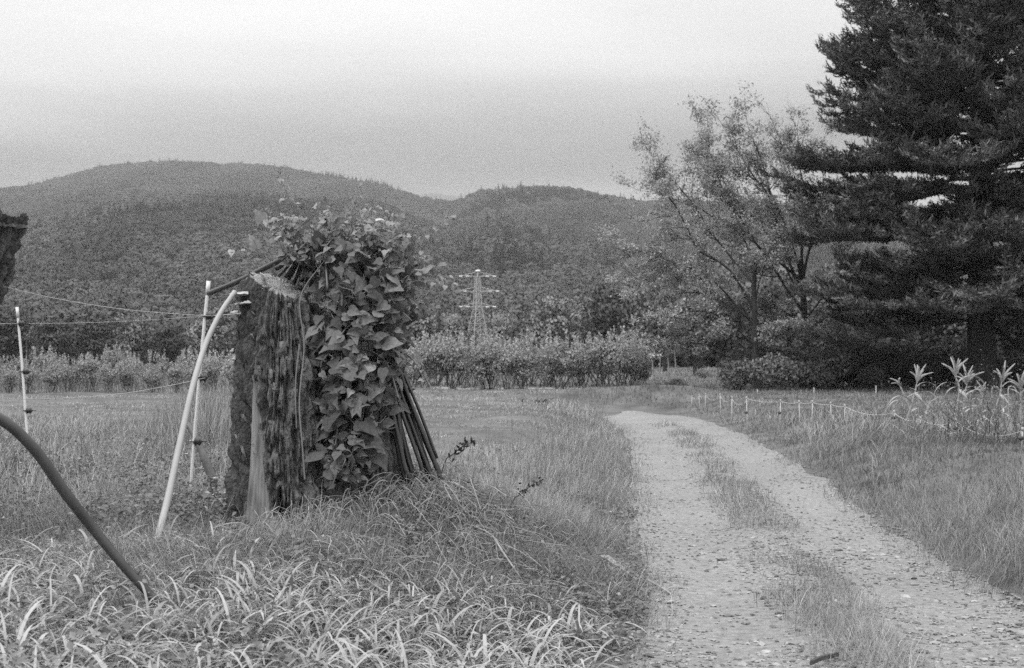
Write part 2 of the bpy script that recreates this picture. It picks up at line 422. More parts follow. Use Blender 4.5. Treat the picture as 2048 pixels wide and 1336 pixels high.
tpx = r.uniform(-900, 2950, nT); td = np.sqrt(r.uniform(240 ** 2, 1330 ** 2, nT))
keep = td < ridge_d(tpx) + 25; tpx, td = tpx[keep], td[keep]
tx = (tpx - 1024) / FPX * td; tz = hill_z(tpx, td) - 1.0
cn = fbm(tx * .012, td * .012, seed=61, octv=3)
var = np.where((cn > .70 + .05 * r.normal(size=len(tx))) | (np.abs(td - ridge_d(tpx)) < 28) & (r.random(len(tx)) < .10), r.integers(5, 7, len(tx)), np.clip(np.floor(2.5 + 11 * (fbm(tx * .022, td * .011, seed=65, octv=2) - .5) + r.normal(size=len(tx)) * .6), 0, 4).astype(int))
sc = r.uniform(.7, 1.15, len(tx))
def instancer(name, pts, vid, scale, rot, objs):
    me = bpy.data.meshes.new(name); me.vertices.add(len(pts)); me.vertices.foreach_set('co', pts.astype(np.float32).ravel())
    for an, ty, vv in (('vid', 'INT', vid.astype(np.int32)), ('sc', 'FLOAT', scale.astype(np.float32)), ('rot', 'FLOAT', rot.astype(np.float32))):
        a = me.attributes.new(an, ty, 'POINT'); a.data.foreach_set('value', vv)
    o = bpy.data.objects.new(name, me); COL.objects.link(o)
    g = bpy.data.node_groups.new(name, 'GeometryNodeTree')
    g.interface.new_socket('Geometry', in_out='INPUT', socket_type='NodeSocketGeometry'); g.interface.new_socket('Geometry', in_out='OUTPUT', socket_type='NodeSocketGeometry')
    gi, go = N(g, 'NodeGroupInput'), N(g, 'NodeGroupOutput'); join = N(g, 'GeometryNodeJoinGeometry')
    vi = N(g, 'GeometryNodeInputNamedAttribute', data_type='INT'); vi.inputs[0].default_value = 'vid'
    si = N(g, 'GeometryNodeInputNamedAttribute', data_type='FLOAT'); si.inputs[0].default_value = 'sc'
    ri = N(g, 'GeometryNodeInputNamedAttribute', data_type='FLOAT'); ri.inputs[0].default_value = 'rot'
    cx = N(g, 'ShaderNodeCombineXYZ'); g.links.new(ri.outputs[0], cx.inputs[2])
    for k, ob in enumerate(objs):
        oi = N(g, 'GeometryNodeObjectInfo'); oi.inputs['Object'].default_value = ob; oi.inputs['As Instance'].default_value = True
        cmp_ = N(g, 'FunctionNodeCompare', data_type='INT', operation='EQUAL'); g.links.new(vi.outputs[0], cmp_.inputs[2]); cmp_.inputs[3].default_value = k
        ip = N(g, 'GeometryNodeInstanceOnPoints'); g.links.new(gi.outputs[0], ip.inputs['Points']); g.links.new(cmp_.outputs[0], ip.inputs['Selection'])
        g.links.new(oi.outputs['Geometry'], ip.inputs['Instance']); g.links.new(cx.outputs[0], ip.inputs['Rotation']); g.links.new(si.outputs[0], ip.inputs['Scale'])
        g.links.new(ip.outputs[0], join.inputs[0])
    g.links.new(join.outputs[0], go.inputs[0])
    md = o.modifiers.new('scatter', 'NODES'); md.node_group = g
    return o
tag(instancer('hill_forest', np.stack([tx, td, tz], -1), var, sc, r.uniform(0, 6.28, len(tx)), crowns), 'dense wood covering the far hills', 'forest', kind='stuff')

# ------------------------------------------------------------------ the old tree stump
def lobe(cx, cy, zb, prof, plane, seed, bare=None, hollow=None, lean=(0, 0), nth=460, nz=330, bark=.036):
    """a rough barked trunk whose top ring lies in a sloping saw cut; returns verts grid and tone"""
    th = np.linspace(0, 2 * pi, nth, endpoint=False); t = np.linspace(0, 1, nz)
    TH, TT = np.meshgrid(th, t)
    r0 = np.interp(TT, [p[0] for p in prof], [p[1] for p in prof])
    ca, sa = np.cos(TH), np.sin(TH)
    flute = .055 * (fbm(ca * 1.9 + 5, sa * 1.9 + 5, TT * .8, seed=seed, octv=2) - .5) * 2 * (1 + 1.3 * (1 - TT) ** 3)
    wob = TT * 3.1
    # long furrows: ridged noise, stretched upright
    n1 = 1 - np.abs(2 * fbm(ca * 4.6 + 9, sa * 4.6 + 9, wob * 1.1, seed=seed + 3, octv=2) - 1)
    n2 = fbm(ca * 13 + 9, sa * 13 + 9, wob * 3.2, seed=seed + 5, octv=4)
    n3 = 1 - np.abs(2 * fbm(ca * 10 + 3, sa * 10 + 3, wob * 2.6, seed=seed + 9, octv=3) - 1)
    n4 = fbm(ca * 30 + 9, sa * 30 + 9, wob * 10, seed=seed + 6, octv=3)
    n5 = fbm(ca * 7 + 1, sa * 7 + 1, wob * 6, seed=seed + 8, octv=2)
    dsp = bark * ((n1 - .6) * 1.2 + (n2 - .5) * 1.9 - np.clip(n3 - .68, 0, 1) * 5.6 + (n4 - .5) * 1.1 + (n5 - .5) * 1.2)
    tone = .75 + .7 * (fbm(ca * 3.4 + 2, sa * 3.4 + 2, wob * 2, seed=seed + 13) - .3)
    if bare is not None:
        mk = bare(TH, TT, n2)
        dsp = dsp * (1 - mk) + mk * (-.03 + .012 * (fbm(ca * 9, sa * 9, wob * .5, seed=seed + 2) - .5))
        tone = tone * (1 - mk) + mk * (1.5 + .9 * (fbm(ca * 24, sa * 24, wob * .9, seed=seed + 4) - .5) + .5 * (fbm(ca * 6, sa * 6, wob * 3, seed=seed + 44) - .5))
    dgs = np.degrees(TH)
    if bare is not None: tone = tone * (1 - .40 * sstep(140, 165, dgs) * sstep(262, 225, dgs) * (1 - mk))   # shade put into the bark colour to darken this lit flank
    if hollow is not None: dsp = dsp - hollow(TH, TT)
    lobe.mask = mk if bare is not None else 0 * TT
    rr = r0 + flute + dsp
    X = cx + lean[0] * TT + rr * ca; Y = cy + lean[1] * TT + rr * sa
    ztop = plane(X, Y)
    Z = zb + (ztop - zb) * TT
    Z[-1] -= .006
    return np.stack([X, Y, Z], -1), tone
def add_grid(mb, Vg, tone, m=0):
    ny_, nx_ = Vg.shape[:2]; idx = np.arange(nx_ * ny_).reshape(ny_, nx_)
    a, b = idx[:-1], idx[1:]
    q = np.stack([a, np.roll(a, -1, 1), np.roll(b, -1, 1), b], -1).reshape(-1, 4)
    mb.add(Vg.reshape(-1, 3), q, None, np.asarray(tone).reshape(-1), m)
def cut_face(ring, plane, seed, nr_=64):
    c = ring.mean(0); mbf = MB(); f = np.linspace(0, 1, nr_)
    n = len(ring); V = c[None, None, :] + (ring - c)[None] * f[:, None, None]
    r = np.linalg.norm((ring - c)[:, :2], axis=1)[None, :] * f[:, None]
    a = np.arctan2(ring[:, 1] - c[1], ring[:, 0] - c[0])[None, :] + 0 * r
    wv = r + .018 * (fbm(V[..., 0] * 9, V[..., 1] * 9, seed=seed) - .5)
    ringp = np.sin(wv * 2 * pi / .021 + 5 * (vnoise(wv * 40, wv * 0, seed=seed + 1)))
    crack = np.clip(fbm(wv * 55, np.cos(a) * 1.4 + 3, np.sin(a) * 1.4, seed=seed + 5, octv=3) - .56, 0, 1) * 7
    crack = np.clip(crack * sstep(.25, .8, f)[:, None], 0, 1)
    V[..., 2] = plane(V[..., 0], V[..., 1]) + .003 * ringp - .016 * crack - .02 * sstep(.93, 1, f)[:, None]
    tone = .72 + .14 * ringp + .35 * (fbm(V[..., 0] * 7, V[..., 1] * 7, seed=seed + 7) - .5)
    tone = tone * (1 - .75 * crack)
    add_grid(mbf, V, tone)
    return mbf

ST = np.array([P(556, 700, 8.85)[0], 8.85])
ZB = .36
stump = thing('tree_stump', 'old double tree stump with rough bark, sloping saw cuts and climbing leaves', 'stump', (ST[0], ST[1], ZB))
c1 = P(550, 567, 8.85)
def plane1(X, Y): return c1[2] - .40 * (X - c1[0]) - .34 * (Y - c1[1]) * -1.0 * 1.0
prof1 = [(0, .44), (.06, .38), (.16, .325), (.35, .295), (.6, .275), (.8, .262), (.93, .225), (1, .185)]
def bare1(TH, TT, n):
    d = np.abs(((np.degrees(TH) - 238 + (TT - .4) * 18 + 180) % 360) - 180)
    wd = np.interp(TT, [0, .1, .25, .45, .62, .78], [33, 28, 20, 14, 8, 0])
    return sstep(1.25, .85, (d + (n - .5) * 7) / np.maximum(wd, .01)) * (TT < .78)
def hollow1(TH, TT):
    d = ((np.degrees(TH) - 283 + 180) % 360) - 180
    h = .20 * np.exp(-(d / 11) ** 2) * np.exp(-((TT - .17) / .05) ** 2) + .15 * np.exp(-((d + 4) / 4) ** 2) * np.exp(-((TT - .23) / .055) ** 2)
    d2 = ((np.degrees(TH) - 268 + 180) % 360) - 180
    slot = .05 * np.exp(-((d2 - (TT - .75) * 60) / 7) ** 2) * sstep(.62, .7, TT) * sstep(1.0, .9, TT)
    d3 = ((np.degrees(TH) - 222 + 180) % 360) - 180
    dg = np.degrees(TH)
    for i_, (t0_, w0_) in enumerate([(168, 1.6), (177, 1.3), (186, 2.0), (194, 1.4), (202, 1.7), (210, 1.5), (217, 1.8), (226, 1.3)]):
        wv_ = t0_ + 9 * (fbm(TT * 2.2 + i_ * 7, TT * 0 + i_, seed=90 + i_, octv=3) - .5) * 2
        h = h + .034 * np.exp(-((dg - wv_) / w0_) ** 2) * sstep(.3, .5, vnoise(TT * 5 + i_ * 3, TT * 0 + 2 * i_, seed=120))
    return h + slot + .06 * np.exp(-(d3 / 5) ** 2) * sstep(.05, .2, TT) * sstep(.62, .5, TT)
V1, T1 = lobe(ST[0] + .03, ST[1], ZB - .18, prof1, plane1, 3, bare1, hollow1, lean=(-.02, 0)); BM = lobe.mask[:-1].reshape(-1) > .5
c2 = P(703, 590, 9.1)
def plane2(X, Y): return c2[2] + .62 * (X - c2[0]) + .28 * (Y - c2[1])
prof2 = [(0, .46), (.1, .40), (.3, .36), (.7, .34), (.92, .33), (1, .30)]
V2, T2 = lobe(P(700, 700, 9.1)[0], 9.1, ZB - .1, prof2, plane2, 23, lean=(0, 0))
# one continuous look: both lobes are the trunk
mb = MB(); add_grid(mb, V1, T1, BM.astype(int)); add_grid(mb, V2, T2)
# loose plates and splinters of bark standing off the edge
r = np.random.default_rng(9)
for k in range(260):
    L = V1 if k < 190 else V2
    i, j = r.integers(24, L.shape[0] - 2), r.integers(0, L.shape[1])
    p = L[i, j]; c = L[i].mean(0); o = unit(p - c) * np.array([1, 1, 0]); h = r.uniform(.03, .11); w = r.uniform(.012, .035)
    s = np.array([-o[1], o[0], 0]) * w; up = np.array([0, 0, h]); b0 = p - o * .012
    tip = b0 + up + o * r.uniform(.012, .04) + s * r.uniform(-.4, .4); th_ = o * .008
    Vv = [b0 - s, b0 + s, tip + s * .6, tip - s * .5, b0 - s - th_, b0 + s - th_, tip + s * .6 - th_, tip - s * .5 - th_]
    mb.add(Vv, [(0, 1, 2, 3), (5, 4, 7, 6), (0, 4, 5, 1), (1, 5, 6, 2), (2, 6, 7, 3), (3, 7, 4, 0)], None, r.uniform(.8, 1.6))
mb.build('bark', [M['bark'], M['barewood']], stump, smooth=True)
cut_face(V1[-1], plane1, 71).build('cut_face', M['wood'], stump, smooth=True)
cut_face(V2[-1], plane2, 77).build('cut_face', M['wood'], stump, smooth=True)
def shelf(px, py, d, w, dep, thick, ang, tip=0):
    c = P(px, py, d); mbs = MB(); n = 26; rings = 9
    a = np.linspace(-1.62, 1.62, n); Vt = []
    for s_, zz in ((1, 1), (-1, -1)):
        for k in range(rings):
            f = k / (rings - 1); lx = dep * f * np.cos(a) * (1 + tip * np.exp(-(a / .35) ** 2)); ly = w * .5 * f * np.sin(a)
            nzr = .006 * (vnoise(lx * 60, ly * 60, seed=int(px)) - .5)
            z = zz * thick * (1 - f ** 2) * (.45 if zz > 0 else .9) - f * f * .01 + nzr + (.012 * math.sin(f * 16) if zz > 0 else 0) * .25
            Vt.append(np.stack([lx, ly, z], -1))
    Vt = np.array(Vt); ca, sa = math.cos(ang), math.sin(ang)
    Vw = np.stack([c[0] + Vt[..., 0] * ca - Vt[..., 1] * sa, c[1] + Vt[..., 0] * sa + Vt[..., 1] * ca, c[2] + Vt[..., 2]], -1)
    for half in (Vw[:rings], Vw[rings:]):
        idx = np.arange(rings * n).reshape(rings, n)
        q = np.stack([idx[:-1, :-1], idx[1:, :-1], idx[1:, 1:], idx[:-1, 1:]], -1).reshape(-1, 4)
        f = np.linspace(0, 1, rings)[:, None] + np.zeros((1, n))
        mbs.add(half.reshape(-1, 3), q, None, (.75 + .5 * np.abs(np.sin(f * 9))).reshape(-1))
    return mbs.build('bracket_fungus', M['fungus'], stump, smooth=True)
shelf(496, 586, 8.78, .17, .10, .022, R(190), .35)
shelf(484, 606, 8.80, .10, .055, .016, R(195))
shelf(477, 622, 8.82, .08, .05, .012, R(185), .2)
shelf(497, 604, 8.72, .09, .06, .016, R(215))
shelf(468, 700, 8.84, .10, .03, .03, R(185)); shelf(471, 716, 8.82, .09, .03, .02, R(190))

# leaning neighbour stump, mostly outside the picture on the left
ls = thing('leaning_stump', 'dark barked leaning trunk cut off at the left edge of the picture', 'stump', (*P(-330, 900, 8.2)[:2], G(*P(-330, 900, 8.2)[:2]) - .1))
ax = spline([P(-360, 1130, 8.2), P(-240, 900, 8.2), P(-130, 680, 8.15), P(-72, 560, 8.1), P(-38, 430, 8.0)], 110)
nth = 150; th = np.linspace(0, 2 * pi, nth, endpoint=False); Vg = np.zeros((110, nth, 3)); tn = np.zeros((110, nth))
for i in range(110):
    t = i / 109; rad = np.interp(t, [0, .2, .6, .8, 1], [.50, .36, .27, .255, .265])
    ca, sa = np.cos(th), np.sin(th); z = np.full(nth, t * 6.0)
    n1 = 1 - np.abs(2 * fbm(ca * 4 + 9, sa * 4 + 9, z * .9, seed=83, octv=2) - 1); n2 = fbm(ca * 12 + 9, sa * 12 + 9, z * 3, seed=85)
    rr = rad - .03 + .08 * (n1 - .6) + .13 * (n2 - .5) + .05 * (fbm(ca * 30, sa * 30, z * 9, seed=87) - .5)
    Vg[i] = ax[i] + rr[:, None] * np.stack([ca, sa, np.zeros(nth)], -1); tn[i] = .3 + .9 * n2
Vg[-8:, :, 2] += np.linspace(0, .10, 8)[:, None] * (fbm(np.cos(th) * 2.5, np.sin(th) * 2.5, seed=4, octv=3) - .5)[None]
mb = MB(); add_grid(mb, Vg, tn); mb.build('bark', M['bark'], ls, smooth=True)
pl3 = lambda X, Y: ax[-1][2] - .06 + 0 * X
cut_face(Vg[-1], pl3, 91, 30).build('broken_top', M['bark'], ls, smooth=True)

# ------------------------------------------------------------------ bundle of bent poles over the stump
r = np.random.default_rng(4)
NP_ = 18
for k in range(NP_):
    f = k / (NP_ - 1)
    bx = 800 + 76 * f + r.uniform(-9, 9); by = 928 - 4 * f + r.uniform(-10, 10)
    lf = k % 5 < 3                       # these end left behind the sawn face, the others in the middle
    ex = (545 + 78 * f if lf else 640 + 40 * f) + r.uniform(-7, 7); ey = (543 + 34 * f if lf else 566 + 18 * (1 - f)) + r.uniform(-6, 6)
    d = 9.0 + .13 * ((k * 5) % 4) / 3 - .25 * (1 - f) + r.uniform(-.03, .03)
    path = spline([P(bx + 14, by + 34, d + .05), P(bx, by, d + .05), P(774 + 36 * f + r.uniform(-7, 7), 770, d + .10), P(748 + 24 * f, 640, d + .10),
                   P(695 + 25 * f, 535 - 14 * f, d), P((612 if lf else 650) + 22 * f, 504 - 12 * f, d - .08), P(ex, ey, d - (.02 if lf else .26))], 46)
    mb = MB(); path[:-6] += np.cumsum(r.normal(size=(40 , 3)) * .0016, 0)[:, :]; tube(mb, path, r.uniform(.010, .017), 10, r.uniform(.4, 1.3))
    o = mb.build('bent_pole', M['pole'], origin=path[0], smooth=True)
    tag(o, 'dark bent pole in the bundle draped over the big stump', 'pole', 'bent poles in the bundle over the stump')
for (pa, lab) in (([P(874, 917, 9.1), P(838, 820, 9.12), P(806, 745, 9.15), P(770, 660, 9.15), P(720, 560, 9.1)], 'thin dark pole standing outermost on the right of the bundle at the stump'),
                  ([P(418, 587, 9.75), P(480, 561, 9.4), P(560, 521, 8.95), P(640, 484, 8.85)], 'long straight dark pole sticking out left over the sawn stump to the white post')):
    path = spline(pa, 26); mb = MB(); tube(mb, path, .012 if 'thin' in lab else .0205, 10, 1.0)
    tag(mb.build('straight_pole', M['pole'], origin=path[0], smooth=True), lab, 'pole')

# ------------------------------------------------------------------ climbing vine on the stump
heart_half = [(0.0, .03), (.20, -.12), (.40, -.05), (.50, .16), (.47, .38), (.40, .50), (.26, .68), (.16, .86), (.03, 1.10)]
mid = [(0, 0), (0, .16), (0, .34), (0, .52), (0, .72), (0, .92), (0, 1.12)]
def heart():
    V = [(x, y) for x, y in mid]; nm = len(mid); rr = [(x, y) for x, y in heart_half]; lr = [(-x, y) for x, y in heart_half]
    V = V + rr + lr; tr = []
    lk = [0, 0, 1, 1, 2, 3, 4, 5, 6]
    for side, off in ((1, nm), (-1, nm + len(rr))):
        for i in range(len(rr) - 1):
            a, b = off + i, off + i + 1; ma, mb_ = lk[i], lk[i + 1]
            t = [(a, b, ma)] + ([(b, mb_, ma)] if mb_ != ma else [])
            tr += [x if side > 0 else x[::-1] for x in t]
    V = np.array(V); z = .30 * np.abs(V[:, 0]) - .22 * (V[:, 1] - .3) ** 2 - .25 * np.abs(V[:, 0]) ** 2 * 2
    z += .03 * np.sin(V[:, 1] * 22) * np.abs(V[:, 0])
    return np.stack([V[:, 0], V[:, 1], z], -1), np.array(tr)
HV, HT = heart()
def hearts(mb, C, A, Nn, size, tone, wid=1.0, m=0, r=None):
    r = r or rng; A = unit(A); X = unit(np.cross(A, Nn)); Z = np.cross(X, A)
    n = len(C); wv = np.broadcast_to(wid, (n,))[:, None] * r.uniform(.8, 1.05, (n, 1)); cur = r.uniform(-.7, 2.3, (n, 1))
    lop = r.uniform(-.22, .22, (n, 1))
    hx = (HV[None, :, 0] + lop * HV[None, :, 1] * (1 - HV[None, :, 1])) * wv; hy = HV[None, :, 1] + 0 * hx; hz = HV[None, :, 2] * cur
    V = (hx[..., None] * X[:, None, :] + hy[..., None] * A[:, None, :] + hz[..., None] * Z[:, None, :]) * size[:, None, None] + C[:, None, :]
    F = HT[None] + (np.arange(n) * len(HV))[:, None, None]
    mb.add(V, None, F.reshape(-1, 3), np.repeat(tone, len(HV)), m)
r = np.random.default_rng(17)
prof = np.array([(455, 590, 790), (480, 575, 800), (515, 590, 828), (560, 612, 838), (600, 620, 832), (660, 615, 812), (720, 606, 806), (780, 608, 800), (820, 612, 786), (880, 626, 772), (970, 632, 738)], float)
dens = np.array([.5, .9, 1.1, 1.1, 1.15, 1.1, 1.15, 1.1, 1.0, .85, .6])
def env(n, lo=455, hi=970, thr=None):
    py = r.uniform(lo, hi, n * 3); ok = r.random(n * 3) < np.interp(py, prof[:, 0], dens) / 1.2; py = py[ok][:n]
    L = np.interp(py, prof[:, 0], prof[:, 1]); Rr = np.interp(py, prof[:, 0], prof[:, 2]); u = r.uniform(-1, 1, len(py))
    px = (L + Rr) / 2 + u * (Rr - L) / 2 + r.normal(size=len(py)) * 4
    bulge = np.sqrt(np.clip(1 - u * u, 0, 1))
    return px, py, u, bulge
vine = thing('climbing_vine', 'leafy climbing vine with heart shaped leaves covering the right half of the stump', 'vine', (P(690, 700, 8.9)[0], 8.9, .42))
mbl, mbs = MB(), MB()
px, py, u, bl = env(1500)
front = r.random(len(px)) < .86
d = np.where(front, 9.05 - .42 * bl - r.uniform(-.10, .14, len(px)), 9.1 + .40 * bl)
C = np.array([P(a, b, c) for a, b, c in zip(px, py, d)])
out = np.stack([u * .8, np.where(front, -1, 1) * (bl * .9 + .2), np.full(len(px), .45)], -1)
Nn = unit(out + r.normal(size=C.shape) * .75)
A = unit(np.stack([r.normal(size=len(px)) * .95, np.where(front, -.35, .35) + r.normal(size=len(px)) * .4, r.uniform(-1.2, .25, len(px))], -1))
size = np.clip(r.gamma(5, .0135, len(px)), .025, .135) * np.interp(py, [440, 560, 700], [.72, .85, 1.0])
hearts(mbl, C, A, Nn, size, r.uniform(.45, 1.35, len(px)) * np.where(r.random(len(px)) < .06, 1.6, 1), r=r)
for i in range(0, len(px), 2):
    p1 = C[i]; p0 = p1 + np.array([r.normal() * .03, .08, r.uniform(.02, .08)]); tube(mbs, spline([p0, (p0 + p1) / 2 + r.normal(size=3) * .008, p1], 5), .0018, 4)
# thick climbing stems over the bark and along the poles
stems = [[(612, 960), (605, 880), (600, 800), (596, 700), (604, 600), (640, 520)], [(655, 960), (668, 860), (655, 740), (690, 640), (700, 540)], [(700, 940), (720, 820), (710, 700), (745, 600), (760, 520)],
         [(590, 690), (583, 760), (592, 850)], [(640, 700), (700, 690), (770, 720), (800, 790)], [(760, 540), (790, 600), (820, 640)]]
for st in stems:
    pts = [P(a, b, 8.62 if a > 620 else 8.56) + r.normal(size=3) * .015 for a, b in st]
    tube(mbs, spline(pts, 30), np.linspace(.006, .003, 30), 6)
# airy shoots above the stump: thin curling stems with small leaves
SH, SA, SN, SS, ST_ = [], [], [], [], []
shoots = [((640, 500), (640, 440), (642, 385)), ((600, 500), (565, 455), (520, 432)), ((610, 490), (585, 440), (560, 425)), ((660, 490), (690, 450), (700, 425)), ((700, 500), (740, 460), (792, 428)), ((720, 500), (760, 470), (810, 470)),
          ((740, 510), (800, 500), (850, 520)), ((760, 540), (830, 530), (880, 560)), ((770, 560), (840, 560), (905, 565)), ((590, 510), (560, 495), (545, 470)), ((630, 490), (615, 450), (600, 430)), ((680, 495), (670, 450), (655, 428)),
          ((780, 700), (820, 720), (860, 775)), ((770, 560), (820, 600), (850, 610)), ((750, 500), (770, 455), (785, 440)), ((700, 490), (715, 455), (745, 440)), ((620, 500), (580, 480), (550, 480)), ((730, 500), (745, 470), (760, 445)), ((600, 505), (575, 470), (555, 455))]
for _ in range(22):
    a0_ = r.uniform(590, 800); e_ = (a0_ + r.normal() * 70, 490 - r.gamma(2.2, 22)); shoots.append(((a0_, 515), ((a0_ + e_[0]) / 2 + r.normal() * 12, 495 - (495 - e_[1]) * .35), e_))
for s in shoots:
    d0 = r.uniform(8.6, 9.15); pts = [P(a, b, d0 + r.uniform(-.1, .1)) for a, b in s]; path = spline(pts, 22) + np.cumsum(r.normal(size=(22, 3)) * .006, 0)
    tube(mbs, path, np.linspace(.0035, .0014, 22), 5)
    for i in range(2, 22):
        for _ in range(2 if r.random() < .75 else 1):
            o = rdir(1, r)[0] * np.array([1, 1, .7]) * r.uniform(.02, .075); SH.append(path[i] + o); SA.append(o + np.array([0, -.02, -.03])); SN.append(np.array([0, -.5, .8]) + r.normal(size=3) * .5)
            SS.append(r.uniform(.018, .05) if i > 8 else r.uniform(.03, .065)); ST_.append(r.uniform(.85, 1.6))
            tube(mbs, np.array([path[i], path[i] + o]), .0011, 3, cap=False)
hearts(mbl, np.array(SH), np.array(SA), np.array(SN), np.array(SS), np.array(ST_), r=r)
# crown of small leaves over the pole ends
px = r.normal(690, 85, 330); py = 522 - np.abs(r.normal(0, 32, 330)) - 8 + .0016 * (px - 690) ** 2
d = r.uniform(8.55, 9.3, 330); C = np.array([P(a, b, c) for a, b, c in zip(px, py, d)])
hearts(mbl, C, rdir(330, r) + np.array([0, -.3, -.3]), rdir(330, r) * .6 + np.array([0, -.5, .7]), r.uniform(.02, .065, 330), r.uniform(.6, 1.35, 330), r=r)
mbl.build('foliage', M['vine'], vine); mbs.build('stems', M['vstem'], vine)
# side tendril with three pale leaves reaching left
mb = MB(); dt = 8.6
path = spline([P(575, 512, dt), P(535, 507, dt), P(505, 504, dt), P(480, 503, dt), P(462, 505, dt)], 20); tube(mb, path, np.linspace(.004, .002, 20), 5)
tube(mb, spline([P(517, 506, dt), P(514, 494, dt), P(507, 480, dt)], 8), .002, 4)
hearts(mb, np.array([P(463, 500, dt), P(486, 498, dt), P(512, 497, dt), P(523, 425, 8.7), P(531, 440, 8.7)]), np.array([[-.1, 0, -1.0], [.1, 0, -1], [-.45, 0, 1.0], [-.3, 0, -1], [.1, 0, -1.]]),
       np.array([[0, -1, .2], [0, -1, .3], [.3, -1, .2], [.5, -1, .2], [0, -1, .2]]), np.array([.045, .033, .10, .09, .045]), np.array([2.8, 2.4, 1.25, 1.5, 2.2]), r=r)
hearts(mb, np.array([P(752, 440, 8.65)]), np.array([[.9, 0, .1]]), np.array([[0, -.5, 1.0]]), np.array([.055]), np.array([2.6]), r=r)
mb.build('pale_leaves', M['vine'], vine)

# ------------------------------------------------------------------ fence posts, wires, pipes on the left
def insulator(px, py, d, side, parent, s=1.0):
    c = P(px, py, d); mbi = MB(); x = np.array([side * 1.0, 0, 0])
    prf = [(0, .011), (.006, .016), (.012, .03), (.022, .033), (.028, .024), (.036, .023), (.042, .032), (.052, .032), (.058, .02), (.066, .012), (.072, .006)]
    path = np.array([c + x * (a - .008) * s for a, _ in prf]); tube(mbi, path, [b * s for _, b in prf], 18)
    tube(mbi, np.array([c + x * .06 * s, c + x * .10 * s]), .004 * s, 8)
    a = np.linspace(0, 2 * pi, 14); tube(mbi, np.array([c + np.array([math.cos(t) * .021 * s - side * .012 * s, math.sin(t) * .021 * s, 0]) for t in a]), .006 * s, 6)
    return mbi.build('insulator', M['black'], parent, smooth=True)
def white_post(pts, rad, label, ins, side=1, s=1.0):
    path = spline(pts, 16); b = path[0]
    t = thing('fence_post', label, 'fence post', b, 'white electric fence posts left of the track')
    mbp = MB(); tube(mbp, path, rad, 12); tube(mbp, np.array([path[-1] - (path[-1] - path[-2]) * .9, path[-1] + np.array([0, 0, .004])]), rad * 1.22, 12)
    mbp.build('shaft', M['white'], t, smooth=True)
    for (x, y, d) in ins: insulator(x, y, d, side, t, s)
    return t
b0 = P(378, 996, 10.1); b0[2] = G(b0[0], b0[1]) - .05
white_post([b0, P(390, 860, 10.1), P(403, 710, 10.1), P(417, 563, 10.1)], .0135, 'white fence post with three black insulators standing behind the pale leaning pipe', [(413, 632, 10.1), (400, 755, 10.1), (389, 883, 10.1)])
b1 = P(60, 930, 14.0); b1[2] = G(b1[0], b1[1]) - .05
white_post([b1, P(52, 838, 14.0), P(44, 728, 14.0), P(34, 615, 14.0)], .0135, 'white fence post with three black insulators standing alone at far left', [(38, 647, 14.0), (47, 743, 14.0), (53, 821, 14.0)], s=1.05)
def wire(pts, label, rad=.0016, n=30):
    path = spline(pts, n); mbw = MB(); tube(mbw, path, rad, 5)
    return tag(mbw.build('fence_wire', M['wire'], origin=path[0], smooth=True), label, 'wire', 'electric fence wires')
wire([P(-10, 568, 8.1), P(60, 586, 8.4), P(150, 604, 8.8), P(250, 619, 9.3), P(340, 627, 9.8), P(423, 632, 10.07)], 'highest fence wire, sagging from the leaning trunk to the white post', .0022)
wire([P(423, 632, 10.07), P(470, 628, 10.0), P(520, 622, 10.0)], 'short end of wire from the white post to the stump', .0018, 10)
wire([P(410, 756, 10.06), P(330, 773, 9.5), P(230, 789, 9.0), P(110, 797, 8.6), P(-60, 798, 8.2), P(-300, 790, 8.0)], 'lower fence wire hanging slack below the middle insulator', .002)
wire([P(-500, 646, 13.6), P(-200, 648, 13.8), P(43, 647, 13.98)], 'wire running off to the left from the post at far left', .002, 14)
wire([P(43, 647, 13.98), P(150, 646, 15.0), P(280, 641, 16.5), P(460, 628, 18.5), P(640, 610, 20)], 'thin straight fence wire passing behind the stump', .002)
# pale curved pipe leaning on the stump
path = spline([P(296, 1140, 7.6), P(310, 1095, 7.65), P(335, 1000, 7.85), P(360, 885, 8.05), P(385, 775, 8.25), P(410, 692, 8.45), P(440, 628, 8.6), P(470, 583, 8.72)], 40)
mb = MB(); tube(mb, path, np.linspace(.0235, .0165, 40), 16, 1.0)
tag(mb.build('leaning_pipe', M['pipe'], origin=path[0], smooth=True), 'pale curved plastic pipe leaning against the left of the stump', 'pipe')
# black hose arching in the near left
path = spline([P(-560, 1250, 5.208), P(-400, 960, 5.394), P(-240, 840, 5.580), P(-100, 805, 5.673), P(0, 838, 5.720), P(70, 900, 5.766), P(130, 985, 5.812), P(190, 1062, 5.859), P(250, 1135, 5.859), P(312, 1203, 5.859), P(345, 1245, 5.859)], 90)
mb = MB(); tube(mb, path, np.interp(np.linspace(0, 1, 90), [0, .6, .8, 1], [.026, .0245, .021, .017]), 16)
tag(mb.build('black_hose', M['hose'], origin=path[-1], smooth=True), 'thick black hose arching out of the grass in the left foreground', 'hose')
# flat dark strap behind the post
path = spline([P(366, 838, 10.35), P(384, 862, 10.3), P(402, 900, 10.25), P(420, 945, 10.2), P(436, 990, 10.2)], 16)
mb = MB(); tube(mb, path, np.linspace(.02, .04, 16), 10, 3.2)
tag(mb.build('hose_piece', M['hose'], origin=path[-1], smooth=True), 'short grey piece of hose lying slanted behind the white post', 'hose')

